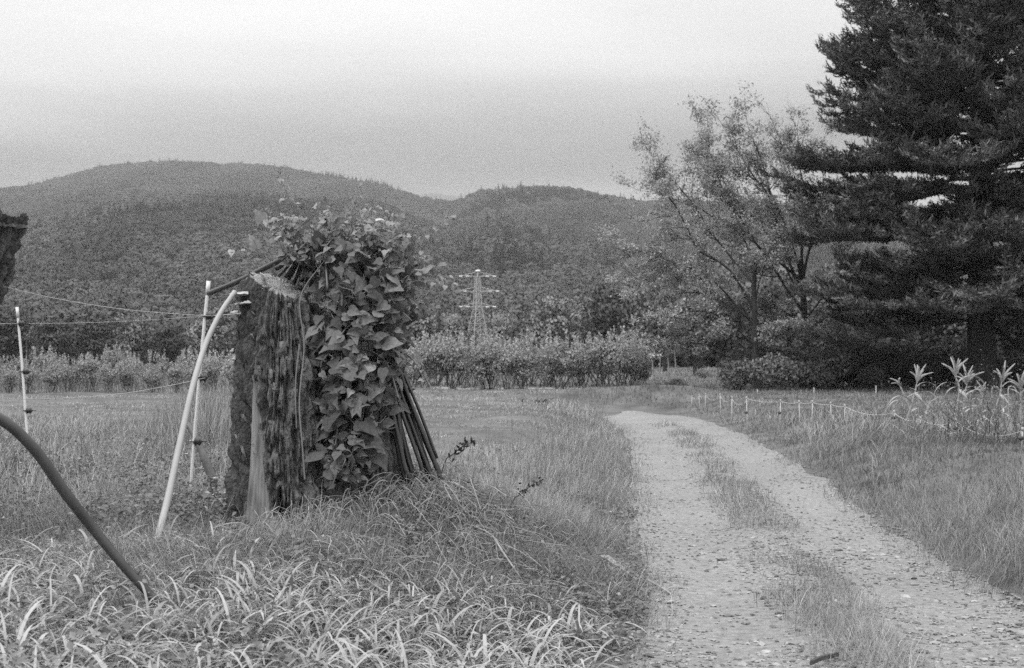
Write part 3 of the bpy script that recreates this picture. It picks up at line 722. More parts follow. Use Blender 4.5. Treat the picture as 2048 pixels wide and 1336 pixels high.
# ------------------------------------------------------------------ hay-coloured weeds, grasses (uncountable ground cover)
def scatter(n, dlo, dhi, alo, ahi, seed):
    r = np.random.default_rng(seed)
    d = np.exp(r.uniform(math.log(dlo), math.log(dhi), n)); px_ = r.uniform(alo, ahi, n)
    x = (px_ - 1024) / FPX * d; dist, side = road_dist(x, d)
    return r, x, d, dist, side
def place(x, y, dist, side, sink=.01): return np.stack([x, y, ground(x, y, dist, side) - sink], -1)
def near_stump(x, y, k=.36): return ((np.hypot(x - ST[0], y - ST[1]) < k) | (np.hypot(x - P(700, 700, 9.1)[0], y - 9.1) < k + .02))

# verges, banks and meadow
r, x, y, dist, side = scatter(620000, 3.6, 62, -420, 2500, 201)
edge = .92 + (fbm(x * .8, y * .8, seed=5, octv=3) - .5) * .34
strip = (dist < .27 + (fbm(x * 1.2, y * 1.2, seed=9, octv=2) - .5) * .34 + r.normal(size=len(x)) * .06) & (fbm(x * .9, y * .9, seed=12, octv=2) > .56 * r.random(len(x)) ** 1.6) & (y < 30)
k = ((dist > edge) | strip) & ~near_stump(x, y)
# sparse close to the gravel
k &= (dist > edge + .5) | strip | (r.random(len(x)) < .10 + 1.6 * np.clip(dist - edge, 0, 1) ** 1.2)
x, y, dist, side, strip = x[k], y[k], dist[k], side[k], strip[k]
n = len(x); cl = fbm(x * .9, y * .9, seed=33, octv=3); cl2 = fbm(x * 3.1, y * 3.1, seed=35, octv=2)
left = side < 0
mown = np.clip(sstep(11, 15, y) * sstep(-2.6, -1.6, x) + sstep(21, 26, y), 0, 1) * left * sstep(1.9, 3.2, dist)
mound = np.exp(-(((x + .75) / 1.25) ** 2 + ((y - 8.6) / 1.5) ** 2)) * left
verge = left * np.exp(-((dist - 1.75) / .8) ** 2) * sstep(8.5, 11, y)
right = (~left) & ~strip
h = .085 + .13 * cl
h = h * (1 - mown) + .055 * mown
h = h * (1 - verge) + (.09 + .16 * cl) * verge
h = np.where(right, .09 + .20 * cl, h)
h = np.where(right & (y > 20), .09 + .09 * cl, h)
h = np.where(right & (y > 28), .07 + .06 * cl, h)
h = np.where(strip, .05 + .11 * cl, h)
h *= np.clip(.5 + .5 * (dist - .9) / .6, .45, 1) ** np.where(strip, 0, 1)
h *= r.uniform(.5, 1.3, n) * (1 + .7 * (cl2 - .5)) * np.where(left, .52 + .98 * sstep(.36, .64, cl), .66 + .7 * sstep(.36, .62, cl)) * np.where(np.hypot(x - ST[0], y - 8.1) < .55, .55, 1)
tone = (.86 + 1.0 * (cl - .45) + .7 * (cl2 - .5)) * r.uniform(.55, 1.4, n)
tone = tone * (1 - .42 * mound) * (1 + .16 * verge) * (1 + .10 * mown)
tone = np.where(strip, tone * .92, tone); tone = np.where(right, tone * .78, tone)
hump = np.exp(-(((x - 3.9) / 2.6) ** 2 + ((y - 38.6) / 2.0) ** 2)); tone *= 1 - .4 * hump; h = h + .10 * hump
h = h * np.where(left & (y < 6.8) & (x < .6), .62, 1)
h = np.where((np.abs(x / y * FPX + 1024 - 325) < 110) & (y > 4.6) & (y < 6.3), h * .5, h)
tone = np.where(r.random(n) < .035, tone * 1.8, tone)
w = np.maximum(.0036 * r.uniform(.7, 1.3, n), y * .00042)
az = r.uniform(0, 2 * pi, n) * .8 + 2 * pi * fbm(x * .5, y * .5, seed=77, octv=2)
th0 = r.uniform(.05, .8, n); th1 = th0 + r.uniform(.2, 1.5, n)
th1 = np.where(verge > .5, th0 + r.uniform(.0, .9, n), th1)
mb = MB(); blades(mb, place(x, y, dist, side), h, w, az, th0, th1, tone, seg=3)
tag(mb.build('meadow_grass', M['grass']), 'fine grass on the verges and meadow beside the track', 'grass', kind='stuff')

# far meadow
r, x, y, dist, side = scatter(60000, 45, 210, -500, 2600, 203)
n = len(x); cl = fbm(x * .12, y * .12, seed=91)
mb = MB(); blades(mb, place(x, y, dist, side), r.uniform(.06, .22, n), y * .0009, r.uniform(0, 6.3, n), r.uniform(0, .4, n), r.uniform(.4, 1.2, n), (.75 + .6 * (cl - .4)) * r.uniform(.8, 1.2, n), seg=2)
tag(mb.build('far_grass', M['grass']), 'rough grass of the far meadow before the wood', 'grass', kind='stuff')

# broad arching leaves in the near left
r = np.random.default_rng(207); PB, HB, WB, AB, T0, T1, TN = [], [], [], [], [], [], []
for kx in range(1700):
    d = math.exp(r.uniform(math.log(3.9), math.log(7.6))); pxx = r.uniform(-260, 1190); x0 = (pxx - 1024) / FPX * d
    z0 = G(x0, d); pyy = 712 + (EYE - z0) / d * FPX
    if pyy < 1010 + .10 * max(0, pxx - 500) and not (380 < pxx < 560 and pyy > 960): continue
    if pxx > 820 and pyy < 1120 + (pxx - 820) * .30: continue
    if pxx < 300 and pyy < 1095: continue
    if 190 < pxx < 400 and 1130 < pyy < 1330 and r.random() < .8: continue
    if 460 < pxx < 640 and pyy < 1130: continue
    nb = r.integers(5, 13); big = r.random() < .35
    if pxx > 700 and r.random() < .5: nb += 4
    for _ in range(nb):
        PB.append((x0 + r.normal() * .035, d + r.normal() * .035, z0 - .01)); HB.append(r.uniform(.15, .36) * (1.1 if big else .85)); WB.append(r.uniform(.006, .0115) * (1.75 if big and r.random() < .6 else 1))
        a = r.uniform(0, 2 * pi); AB.append(a); t0 = r.uniform(.05, .55); T0.append(t0); T1.append(t0 + r.uniform(1.4, 3.1)); TN.append(r.uniform(.5, 1.12))
mb = MB(); n = len(PB)
blades(mb, np.array(PB), np.array(HB), np.array(WB), np.array(AB), np.array(T0), np.array(T1), np.array(TN), seg=8, twist=r.normal(size=n) * .5, prof=[.75, .95, 1, 1, .96, .88, .74, .5, .06])
tag(mb.build('broad_grass', M['broad']), 'broad arching grass leaves in the left foreground', 'grass', kind='stuff')

# low leafy weeds: near left, mound slope, track edge
r, x, y, dist, side = scatter(185000, 3.8, 17, -420, 1330, 211)
pyy = 712 + (EYE - .38) / y * FPX; pxx = x / y * FPX + 1024
dn = .12 + .75 * (pxx < 470) * sstep(890, 960, pyy) * sstep(1110, 1060, pyy) + .75 * np.exp(-(((x + .85) / 1.35) ** 2 + ((y - 7.9) / 1.1) ** 2)) + 1.0 * np.exp(-(((x + .25) / .7) ** 2 + ((y - 8.4) / .8) ** 2)) + .35 * (dist < 2.0)
k = (side < 0) & (dist > 1.12) & (r.random(len(x)) < dn * (.25 + 1.3 * sstep(.38, .62, fbm(x * 2.2, y * 2.2, seed=19, octv=2)))) & ~near_stump(x, y)
x, y, dist, side = x[k], y[k], dist[k], side[k]; n = len(x)
Pz = place(x, y, dist, side); cl = fbm(x * 1.6, y * 1.6, seed=25, octv=2)
Pz[:, 2] += r.uniform(.01, 1, n) ** 1.2 * (.05 + .16 * cl + .12 * (y > 8) * (x < -1.9))
sz = r.uniform(.014, .036, n); mb = MB()
cards(mb, Pz, sz * 1.35, sz * .85, rdir(n, r) * np.array([1, 1, .45]), np.stack([np.zeros(n), np.full(n, -.15), np.ones(n)], -1) + r.normal(size=(n, 3)) * .45, r.uniform(.55, 1.15, n) * np.where(r.random(n) < .05, 1.9, 1) * (.75 + .5 * cl), fold=.15)
tag(mb.build('ground_weeds', M['weed']), 'low small leaved weeds between the grasses', 'weeds', kind='stuff')

# dry standing stalks at left
r = np.random.default_rng(223); mb = MB(); n = 5200
d = r.uniform(8.6, 17, n); pxx = r.uniform(-300, 480, n) ; x = (pxx - 1024) / FPX * d
cl = fbm(x * 1.1, d * 1.1, seed=55, octv=2); k = (r.random(n) < sstep(.40, .62, cl) + .10) & ~((pxx > 455) & (d < 9.5)); x, d, pxx, cl = x[k], d[k], pxx[k], cl[k]; n = len(x)
dist, side = road_dist(x, d)
h = r.uniform(.14, .42, n) * (.7 + .5 * cl)
blades(mb, place(x, d, dist, side), h, np.maximum(.004 * r.uniform(.8, 1.6, n), d * .0005), r.uniform(0, 6.3, n), r.uniform(0, .45, n), r.uniform(.05, 1.3, n), r.uniform(.25, 1.0, n), seg=4, prof=[1, .9, .8, .65, .3])
tag(mb.build('dry_stalks', M['straw']), 'dry pale weed stalks standing in the left field', 'weeds', kind='stuff')

# tall pale grass behind the white post and at the verge
r = np.random.default_rng(227); mb = MB()
n = 3600; pxx = r.normal(395, 55, n); d = r.uniform(14, 22, n); x = (pxx - 1024) / FPX * d; dist, side = road_dist(x, d)
blades(mb, place(x, d, dist, side), r.uniform(.3, .95, n) * np.exp(-((pxx - 410) / 110) ** 2), d * .00042, r.uniform(0, 6.3, n), r.uniform(0, .35, n), r.uniform(.1, 1.1, n), r.uniform(.3, .9, n), seg=4)
n = 1500; d = r.uniform(9.5, 21, n); s_ = 1.3 + r.gamma(2.0, .42, n); xc = np.interp(d, ROADS[:96, 1], ROADS[:96, 0]) - s_; dist, side = road_dist(xc, d)
blades(mb, place(xc, d, dist, side), r.uniform(.16, .46, n), np.maximum(.0028, d * .0003), r.uniform(0, 6.3, n), r.uniform(0, .2, n), r.uniform(.0, .5, n), r.uniform(.35, .85, n), seg=3)
n = 2200; d = r.uniform(9, 26, n); s_ = 1.5 + r.gamma(2.5, .6, n); xc = np.interp(d, ROADS[:96, 1], ROADS[:96, 0]) + s_; dist, side = road_dist(xc, d); k = (fbm(xc * .8, d * .8, seed=71, octv=2) > .5) & ~((d > 14) & (xc / d * FPX + 1024 > 1770))
blades(mb, place(xc, d, dist, side)[k], r.uniform(.2, .5, k.sum()), np.maximum(.003, d[k] * .00032), r.uniform(0, 6.3, k.sum()), r.uniform(.2, .9, k.sum()), r.uniform(.5, 1.5, k.sum()), r.uniform(.45, .95, k.sum()), seg=3)
n = 2600; pxx = r.uniform(-250, 520, n); d = r.uniform(40.5, 45, n); x = (pxx - 1024) / FPX * d; k = fbm(x * .7, d * .7, seed=93, octv=2) > .42; x, d, pxx = x[k], d[k], pxx[k]; dist, side = road_dist(x, d); n = len(x)
blades(mb, place(x, d, dist, side), r.gamma(6, .14, n) * .9, d * .0004, r.uniform(0, 6.3, n), r.uniform(0, .35, n), r.uniform(.05, .9, n), r.uniform(.3, .75, n), seg=3)
tag(mb.build('tall_grass', M['straw']), 'tall thin pale grass stems', 'grass', kind='stuff')

# tangled runners on the mound right of the stump
r = np.random.default_rng(229); mb = MB()
for kx in range(1500):
    x0 = r.normal(-.65, .55); y0 = r.normal(8.45, .75)
    if kx % 4 == 0: x0, y0 = r.normal(-.58, .2), r.normal(8.85, .16)
    if near_stump(np.array([x0]), np.array([y0]))[0]: continue
    z0 = G(x0, y0); a = r.uniform(0, 2 * pi); L = r.uniform(.12, .45); hh = r.uniform(.03, .2)
    pts = [(x0, y0, z0), (x0 + math.cos(a) * L * .35 + r.normal() * .03, y0 + math.sin(a) * L * .35, z0 + hh), (x0 + math.cos(a) * L * .7, y0 + math.sin(a) * L * .7 + r.normal() * .04, z0 + hh * r.uniform(.5, 1.1)), (x0 + math.cos(a) * L, y0 + math.sin(a) * L, z0 + hh * r.uniform(0, .8))]
    tube(mb, spline(pts, 9), r.uniform(.0012, .0028), 3, r.uniform(.3, 1.0), cap=False)
tag(mb.build('tangled_runners', M['straw']), 'tangle of thin runners on the mound at the stump foot', 'weeds', kind='stuff')

# pebbles of the track
r, x, y, dist, side = scatter(46000, 4.2, 30, 1050, 2400, 231)
k = (dist < 1.25) & (r.random(len(x)) < .25 + .35 * (np.abs(dist - .66) > .25) + .5 * sstep(.4, .6, fbm(x * 1.5, y * 1.5, seed=61, octv=2))); x, y, dist, side = x[k], y[k], dist[k], side[k]; n = len(x)
Pz = place(x, y, dist, side, -.008); s_ = np.minimum(.0055 * r.gamma(2.0, .55, n) + .005, .028)
oct_ = np.array([(1, 0, 0), (-1, 0, 0), (0, 1, 0), (0, -1, 0), (0, 0, 1), (0, 0, -1), (.6, .6, .5), (-.6, .6, .5), (.6, -.6, .5), (-.6, -.6, .5)], float)
of = np.array([(0, 6, 8), (0, 8, 3), (0, 2, 6), (2, 7, 6), (2, 1, 7), (1, 9, 7), (1, 3, 9), (3, 8, 9), (4, 6, 7), (4, 7, 9), (4, 9, 8), (4, 8, 6), (5, 2, 0), (5, 0, 3), (5, 3, 1), (5, 1, 2)])
a = r.uniform(0, 6.3, n); ca, sa = np.cos(a), np.sin(a)
Vp = oct_[None] * (1 + r.normal(size=(n, 10, 1)) * .16) * np.stack([r.uniform(.8, 1.5, n), r.uniform(.7, 1.1, n), r.uniform(.4, .8, n)], -1)[:, None, :] * s_[:, None, None]
Vp = np.stack([Vp[..., 0] * ca[:, None] - Vp[..., 1] * sa[:, None], Vp[..., 0] * sa[:, None] + Vp[..., 1] * ca[:, None], Vp[..., 2]], -1) + Pz[:, None, :]
mb = MB(); mb.add(Vp, None, of[None] + (np.arange(n) * 10)[:, None, None], np.repeat(r.uniform(.3, 1.25, n), 10))
tag(mb.build('loose_gravel', M['pebble']), 'loose gravel and pebbles on the track', 'gravel', kind='stuff')

# ------------------------------------------------------------------ tree builders
def branch(mb, tips, r, p, d, L, rad, depth, nch=(3, 5), up=.15, ang=(.45, .95), ratio=(.5, .72), wob=.12, sides=(7, 5, 4, 3)):
    n = 6 if depth > 0 else 5; pts = [np.array(p, float)]; dd = unit(np.array(d, float)); st = L / (n - 1)
    for i in range(n - 1):
        dd = unit(dd + r.normal(size=3) * wob + np.array([0, 0, up * .25])); pts.append(pts[-1] + dd * st)
    pts = np.array(pts); sd_ = sides[min(len(sides) - 1, 3 - min(depth, 3))]
    tube(mb, pts, np.linspace(rad, rad * (.45 if depth else .25), n), sd_, 1.0, cap=False)
    if depth == 0:
        tips.append(pts[1:]); return
    for c in range(r.integers(nch[0], nch[1] + 1)):
        f = r.uniform(.3, 1.0); i = f * (n - 1); i0 = min(int(i), n - 2); q_ = pts[i0] + (pts[i0 + 1] - pts[i0]) * (i - i0)
        ax_ = unit(pts[i0 + 1] - pts[i0]); pr = unit(np.cross(ax_, r.normal(size=3))); a = r.uniform(*ang)
        nd = ax_ * math.cos(a) + pr * math.sin(a) + np.array([0, 0, up * .5])
        branch(mb, tips, r, q_, nd, L * r.uniform(*ratio) * (1.15 - .4 * f), rad * .5 * (1.1 - .4 * f), depth - 1, nch, up, ang, ratio, wob, sides)
    branch(mb, tips, r, pts[-1], dd, L * .6, rad * .45, depth - 1, nch, up, ang, ratio, wob, sides)

def crown_mesh(r, ncl, per, rad, hgt, base, leaf, squash=.75, spread=.62):
    mbc = MB(); C, A, Nn, T = puff_cards(r, ncl, per, rad, hgt, leaf, base, squash, spread)
    cards(mbc, C, leaf * r.uniform(.7, 1.4, len(C)), leaf * r.uniform(.5, .9, len(C)), A, Nn, T, fold=.05, soft=puff_cards.soft + r.normal(size=C.shape) * .3); return mbc
def proto_tree(seed, H, rad, matl, ncl=26, per=150, leaf=.26, base=.22, name='broadleaf_tree'):
    r = np.random.default_rng(seed); t = thing(name, 'tree', 'tree', (0, 0, 0)); mbt = MB(); tips = []
    tube(mbt, spline([(0, 0, -.3), (r.normal() * .1, r.normal() * .1, H * .3), (r.normal() * .3, r.normal() * .3, H * .75)], 9), np.linspace(.028 * H, .008 * H, 9), 8)
    for k in range(7):
        a = k * 2.4 + r.uniform(-.3, .3); z = H * r.uniform(.2, .6); branch(mbt, tips, r, (0, 0, z), (math.cos(a), math.sin(a), .7), rad * .9, .011 * H, 1, wob=.1)
    mbt.build('trunk', M['bark2'], t)
    crown_mesh(r, ncl, per, rad, H * (1 - base), H * base, leaf).build('crown', matl, t); return t
def proto_conifer(seed, H, rad, matl, name='conifer_tree', step=.5, leaf=.28):
    r = np.random.default_rng(seed); t = thing(name, 'tree', 'tree', (0, 0, 0)); mbt = MB()
    tube(mbt, [(0, 0, -.3), (0, 0, H * .5), (0, 0, H * .98)], [.02 * H, .012 * H, .01], 8); mbt.build('trunk', M['bark2'], t); mbc = MB(); C, A, T = [], [], []
    for z in np.arange(H * .1, H, step):
        L = rad * (1 - z / H) ** .8 * r.uniform(.8, 1.1) + .1
        for k in range(8):
            a = r.uniform(0, 6.3); m_ = int(14 * L) + 5; f = r.uniform(.1, 1, m_); c = np.stack([np.cos(a) * L * f, np.sin(a) * L * f, z - .32 * L * f ** 1.4], -1) + r.normal(size=(m_, 3)) * .09 * (1 + L * .3)
            C.append(c); A.append(np.tile([math.cos(a), math.sin(a), -.25], (m_, 1)) + r.normal(size=(m_, 3)) * .5); T.append(np.full(m_, r.uniform(.8, 1.2)))
    C = np.concatenate(C); A = np.concatenate(A); T = np.concatenate(T)
    cards(mbc, C, leaf * r.uniform(.8, 1.5, len(C)), leaf * .45, A, np.tile([0, 0, 1.0], (len(C), 1)) + r.normal(size=C.shape) * .4, T); mbc.build('crown', matl, t); return t
used = set()
def put(proto, px, d, scale, rot, label, cat='tree', group=None, name=None, sz=1.0, base_y=None):
    k = id(proto)
    o = proto if k not in used else copy_tree(proto); used.add(k)
    x = (px - 1024) / FPX * d
    o.location = (x, d, G(x, d) - .05); o.rotation_euler = (0, 0, rot); o.scale = (scale, scale, scale * sz)
    o['label'] = label; o['category'] = cat
    if group: o['group'] = group
    elif 'group' in o: del o['group']
    return o

# ------------------------------------------------------------------ the great fir at right
def fir(base, H, crown0, maxL, seed):
    r = np.random.default_rng(seed)
    t = thing('fir_tree', 'huge dark fir tree with tiered boughs filling the upper right corner', 'fir tree', base)
    b = np.array(base); mbt, mbn = MB(), MB()
    zz = np.linspace(0, H, 30); tr_ = .46 * (1 - zz / H) ** 1.1 + .03 + .16 * np.exp(-zz / .7)
    tube(mbt, np.stack([b[0] + .0 * zz, b[1] + .0 * zz, b[2] + zz - .3], -1), tr_, 14)
    NC, NA, NNn, NL, NT = [], [], [], [], []
    def tuft(q_, dr, L, tone):
        m_ = max(5, int(L / .034)); u = np.linspace(.05, 1, m_)[:, None]
        c_ = q_ + dr * L * u + np.array([0, 0, 1]) * L * (.20 * u ** 2 - .06 * u) + r.normal(size=(m_, 3)) * .03
        NC.append(c_); NA.append(np.tile(dr + np.array([0, 0, .22]), (m_, 1)) + r.normal(size=(m_, 3)) * .5); NNn.append(np.tile([0, 0, 1.0], (m_, 1)) + r.normal(size=(m_, 3)) * .6)
        NL.append(r.uniform(.13, .25, m_)); NT.append(np.full(m_, tone))
    def bough(p0, dirv, L, el, f, lvl, rad):
        per = unit(np.cross([0, 0, 1.0], dirv)); s = np.linspace(0, 1, 10); tone = r.uniform(.45, 1.6)
        pth = p0 + dirv * (L * s)[:, None] + np.array([0, 0, 1.0]) * (L * (el * s - .30 * s ** 2 * (1 - f) + .27 * s ** 4))[:, None] + per * (r.normal() * .09 * L) * (s ** 2)[:, None]
        tube(mbt, pth, np.linspace(rad, .007, 10), 5 if lvl == 0 else 3, cap=False)
        def at(sj): i = min(int(sj * 9), 8); return pth[i] + (pth[i + 1] - pth[i]) * (sj * 9 - i), unit(pth[i + 1] - pth[i])
        if lvl < 1:
            nsb = int(L / .36) + 1
            for j in range(nsb):
                sj = .22 + .74 * (j + r.random()) / nsb; q_, ax_ = at(sj); sg = 1 if j % 2 else -1
                d2 = unit(dirv * .75 + per * sg * r.uniform(.5, 1.0)); bough(q_, d2, (.35 + .42 * L * (1 - sj) ** .7) * r.uniform(.7, 1.15), r.uniform(-.05, .30), f, 1, rad * .35)
        ntw = int(L / .13) + 2; s0 = .25 if lvl == 0 else .08
        for j in range(ntw):
            q_, ax_ = at(s0 + (1 - s0) * min((j + r.random()) / ntw, .999))
            for sg in (-1, 1): tuft(q_, unit(ax_ * .75 + per * sg * r.uniform(.35, 1.0) + np.array([0, 0, r.uniform(-.2, .5)])), r.uniform(.14, .38), tone * r.uniform(.8, 1.2))
        tuft(pth[-2], unit(pth[-1] - pth[-3] + np.array([0, 0, .1])), .35, tone)
    z = crown0
    while z < H - .4:
        f = (z - crown0) / (H - crown0); L0 = maxL * np.interp(f, [0, .14, .29, .40, .65, 1], [.84, .99, .84, .66, .40, .05])
        nb = r.integers(7, 10) if z < 17 else 3
        a0 = r.uniform(0, 6.3)
        for k in range(nb):
            a = a0 + k * 2 * pi / nb + r.normal() * .3; L = L0 * r.triangular(.35, 1.0, 1.06) * (1 + .05 * (math.cos(a) < -.8))
            if math.sin(a) < -.4 and (5.3 < z < 7.2 or z < 2.9): L *= .35
            if 4.7 < z < 5.2 and r.random() < .6: continue
            bough(b + np.array([0, 0, z + r.normal() * .18]), np.array([math.cos(a), math.sin(a), 0]), L, np.interp(f, [0, .3, 1], [-.04, .20, .6]) + r.normal() * .15, f, 0, .05 * (L / maxL) ** .7 + .012)
        z += r.uniform(.32, .52) if z < 17 else .6
    C = np.concatenate(NC); cards(mbn, C, np.concatenate(NL), np.concatenate(NL) * .24, np.concatenate(NA), np.concatenate(NNn), np.concatenate(NT))
    mbt.build('trunk', M['firbark'], t, smooth=True); mbn.build('needles', M['firneedle'], t); return t
fx = (1963 - 1024) / FPX * 43
fir((fx, 43.0, G(fx, 43)), 29.0, 2.5, 6.4, 301)

# ------------------------------------------------------------------ airy broadleaf trees left of the fir
def hero(name, label, basep, limbs, seed, leafn, leafs, trunk_pts, trunk_r, depth=3):
    limbs = [(pts, r0 * .75, nb + 3, bl * .72) for pts, r0, nb, bl in limbs]
    r = np.random.default_rng(seed); t = thing(name, label, 'tree', basep); mbt, mbl_ = MB(), MB(); tips = []
    tp = spline(trunk_pts, 16); tube(mbt, tp, np.linspace(trunk_r, trunk_r * .5, 16) * (1 + .5 * np.exp(-np.arange(16) / 1.2)), 10)
    for pts, r0, nb, bl in limbs:
        path = spline(pts, 16); path[1:] += np.cumsum(r.normal(size=(15, 3)) * .018, 0); L = np.linalg.norm(np.diff(path, axis=0), axis=1).sum()
        tube(mbt, path, np.linspace(r0, r0 * .25, 16), 7, cap=False)
        for k in range(nb):
            f = .22 + .78 * (k + r.random()) / nb; i = min(int(f * 15), 14); ax_ = unit(path[i + 1] - path[i]); pr = unit(np.cross(ax_, r.normal(size=3))); a = r.uniform(.35, .95)
            branch(mbt, tips, r, path[i], ax_ * math.cos(a) + pr * math.sin(a), bl * r.uniform(.6, 1.2) * (1.2 - .5 * f), r0 * .32 * (1.1 - .6 * f) + .006, depth - 1, nch=(3, 4), up=.05, ang=(.35, 1.05), wob=.16)
        branch(mbt, tips, r, path[-1], path[-1] - path[-2], bl, r0 * .22, depth - 1, nch=(3, 4), up=.12, ang=(.3, .8))
    Tp = np.concatenate(tips); keepn = r.random(len(Tp)) < .8; Tp = Tp[keepn]; cl = fbm(Tp[:, 0] * .8, Tp[:, 1] * .8, Tp[:, 2] * .8, seed=seed, octv=2)
    Tp = Tp[cl > .34]; C = np.repeat(Tp, leafn, 0) + r.normal(size=(len(Tp) * leafn, 3)) * np.array([.14, .14, .07])
    cards(mbl_, C, leafs * r.uniform(.7, 1.35, len(C)), leafs * r.uniform(.4, .7, len(C)), rdir(len(C), r) * np.array([1, 1, .6]) + np.array([0, 0, -.35]), np.stack([0 * C[:, 0], -.2 + 0 * C[:, 0], 1 + 0 * C[:, 0]], -1) + r.normal(size=C.shape) * .55, r.uniform(.65, 1.3, len(C)) * np.repeat(r.uniform(.85, 1.15, len(Tp)), leafn))
    mbt.build('trunk', M['bark2'], t); mbl_.build('crown', M['leaf'], t); return t
D = 48.0
def Q(x, y, dd=0): return P(x, y, D + dd)
gb = G(*Q(1612, 780)[:2]); bA = np.array([*Q(1612, 780)[:2], gb - .1])
hero('broadleaf_tree', 'tall airy broadleaf tree with thin pale leaves just left of the big fir', bA,
     [([Q(1606, 600), Q(1570, 500, -.3), Q(1540, 400, -.5), Q(1500, 345, -.6), Q(1462, 285, -.4)], .085, 11, 1.5), ([Q(1604, 560), Q(1598, 450, .5), Q(1580, 360, .8), Q(1545, 275, .9)], .085, 10, 1.5),
      ([Q(1606, 560), Q(1625, 450, -.4), Q(1605, 360, .2), Q(1602, 280, .3)], .075, 9, 1.4), ([Q(1603, 620), Q(1545, 540, -.9), Q(1480, 450, -1.2), Q(1425, 370, -1.3), Q(1395, 300, -1.2)], .08, 12, 1.5),
      ([Q(1600, 590), Q(1540, 480, .9), Q(1470, 400, 1.2), Q(1430, 330, 1.3), Q(1415, 300, 1.4)], .06, 9, 1.4), ([Q(1610, 640), Q(1660, 560, .3), Q(1700, 480, .5)], .05, 7, 1.2),
      ([Q(1608, 680), Q(1650, 640, -1.0), Q(1700, 630, -1.4), Q(1745, 640, -1.6)], .04, 8, .8), ([Q(1608, 650), Q(1570, 620, -1.2), Q(1520, 605, -1.6), Q(1470, 610, -1.7)], .04, 8, .8),
      ([Q(1606, 570), Q(1580, 470, -.8), Q(1545, 390, -1.2), Q(1520, 310, -1.3), Q(1500, 265, -1.3)], .06, 10, 1.4), ([Q(1606, 540), Q(1640, 450, .6), Q(1650, 370, .9), Q(1645, 300, 1)], .05, 8, 1.3), ([Q(1600, 560), Q(1530, 500, -.2), Q(1440, 440, -.2), Q(1370, 400, -.3), Q(1310, 385, -.3)], .05, 10, 1.3),
      ([Q(1605, 560), Q(1570, 530, -1.3), Q(1545, 525, -1.6), Q(1500, 530, -1.9)], .03, 6, .7)], 411, 4, .11,
     [bA, Q(1614, 720), Q(1610, 640), Q(1604, 570), Q(1598, 520)], .165)
D = 45.5
bB = np.array([*Q(1513, 790)[:2], G(*Q(1513, 790)[:2]) - .1])
hero('broadleaf_tree', 'spreading broadleaf tree whose bare dark limbs reach far left over the meadow', bB,
     [([Q(1508, 620), Q(1460, 540, -.4), Q(1400, 500, -.7), Q(1365, 430, -.8), Q(1320, 370, -.8), Q(1305, 330, -.7)], .07, 12, 1.3), ([Q(1509, 570), Q(1450, 500, .6), Q(1375, 395, .9), Q(1320, 330, 1)], .055, 9, 1.2),
      ([Q(1508, 640), Q(1440, 600, -.6), Q(1390, 540, -1.0), Q(1330, 520, -1.2), Q(1262, 500, -1.2)], .05, 9, 1.1), ([Q(1508, 660), Q(1470, 600, .7), Q(1380, 585, 1.1), Q(1310, 600, 1.3)], .045, 9, 1.0),
      ([Q(1508, 650), Q(1420, 560, -.2), Q(1340, 540, -.3), Q(1275, 560, -.4)], .045, 10, 1.1), ([Q(1508, 710), Q(1440, 690, -.5), Q(1370, 680, -.7), Q(1310, 690, -.8)], .035, 8, .9),
      ([Q(1508, 690), Q(1450, 640, -1), Q(1380, 620, -1.4), Q(1320, 640, -1.6)], .04, 8, 1.0), ([Q(1510, 560), Q(1490, 470, .4), Q(1450, 380, .5), Q(1430, 330, .5)], .05, 8, 1.1),
      ([Q(1509, 600), Q(1530, 520, -.5), Q(1560, 470, -.7)], .04, 7, 1.0), ([Q(1510, 700), Q(1560, 670, -.9), Q(1600, 668, -1.2)], .03, 6, .7)], 431, 4, .105,
     [bB, Q(1511, 720), Q(1509, 640), Q(1508, 560), Q(1512, 520)], .13)

# ------------------------------------------------------------------ shrubs, hedge, mid-distance woods
def proto_shrub(seed, H, rad, matl, name, leaf=.08, ncl=16, per=130, stems=12, spikes=0, low=.24):
    r = np.random.default_rng(seed); t = thing(name, 'shrub', 'shrub', (0, 0, 0)); mbs_ = MB(); tips = []
    for k in range(stems):
        a = r.uniform(0, 6.3); branch(mbs_, tips, r, (r.normal() * .12, r.normal() * .12, -.05), (math.cos(a) * .5, math.sin(a) * .5, 1), H * .6, .014, 1, nch=(2, 4), ang=(.3, .7), wob=.1)
    mbs_.build('stems', M['twig'], t); mbc = MB()
    C, A, Nn, T = puff_cards(r, ncl, per, rad, H * .8, leaf, H * low, .8, .66)
    if spikes:
        for k in range(spikes):
            a = r.uniform(0, 6.3); q_ = np.array([math.cos(a) * rad * r.uniform(0, .85), math.sin(a) * rad * r.uniform(0, .85), H * r.uniform(.8, .95)]); m_ = 14; u = np.linspace(0, 1, m_)[:, None]
            C = np.concatenate([C, q_ + u * np.array([r.normal() * .06, r.normal() * .06, r.uniform(.25, .55)]) + r.normal(size=(m_, 3)) * .022]); A = np.concatenate([A, r.normal(size=(m_, 3)) + np.array([0, 0, 1.2])]); Nn = np.concatenate([Nn, rdir(m_, r)]); T = np.concatenate([T, np.full(m_, 1.2)])
    cards(mbc, C, leaf * r.uniform(.7, 1.4, len(C)), leaf * r.uniform(.45, .8, len(C)), A, Nn, T, fold=.12); mbc.build('leaves', matl, t); return t
ORD = ['', 'second ', 'third ', 'fourth ', 'fifth ', 'sixth ', 'seventh ', 'eighth ', 'ninth ', 'tenth ', 'eleventh ', 'twelfth ', 'thirteenth ', 'fourteenth ', 'fifteenth ', 'sixteenth ', 'seventeenth ', 'eighteenth ', 'nineteenth ', 'twentieth ']
r = np.random.default_rng(51)
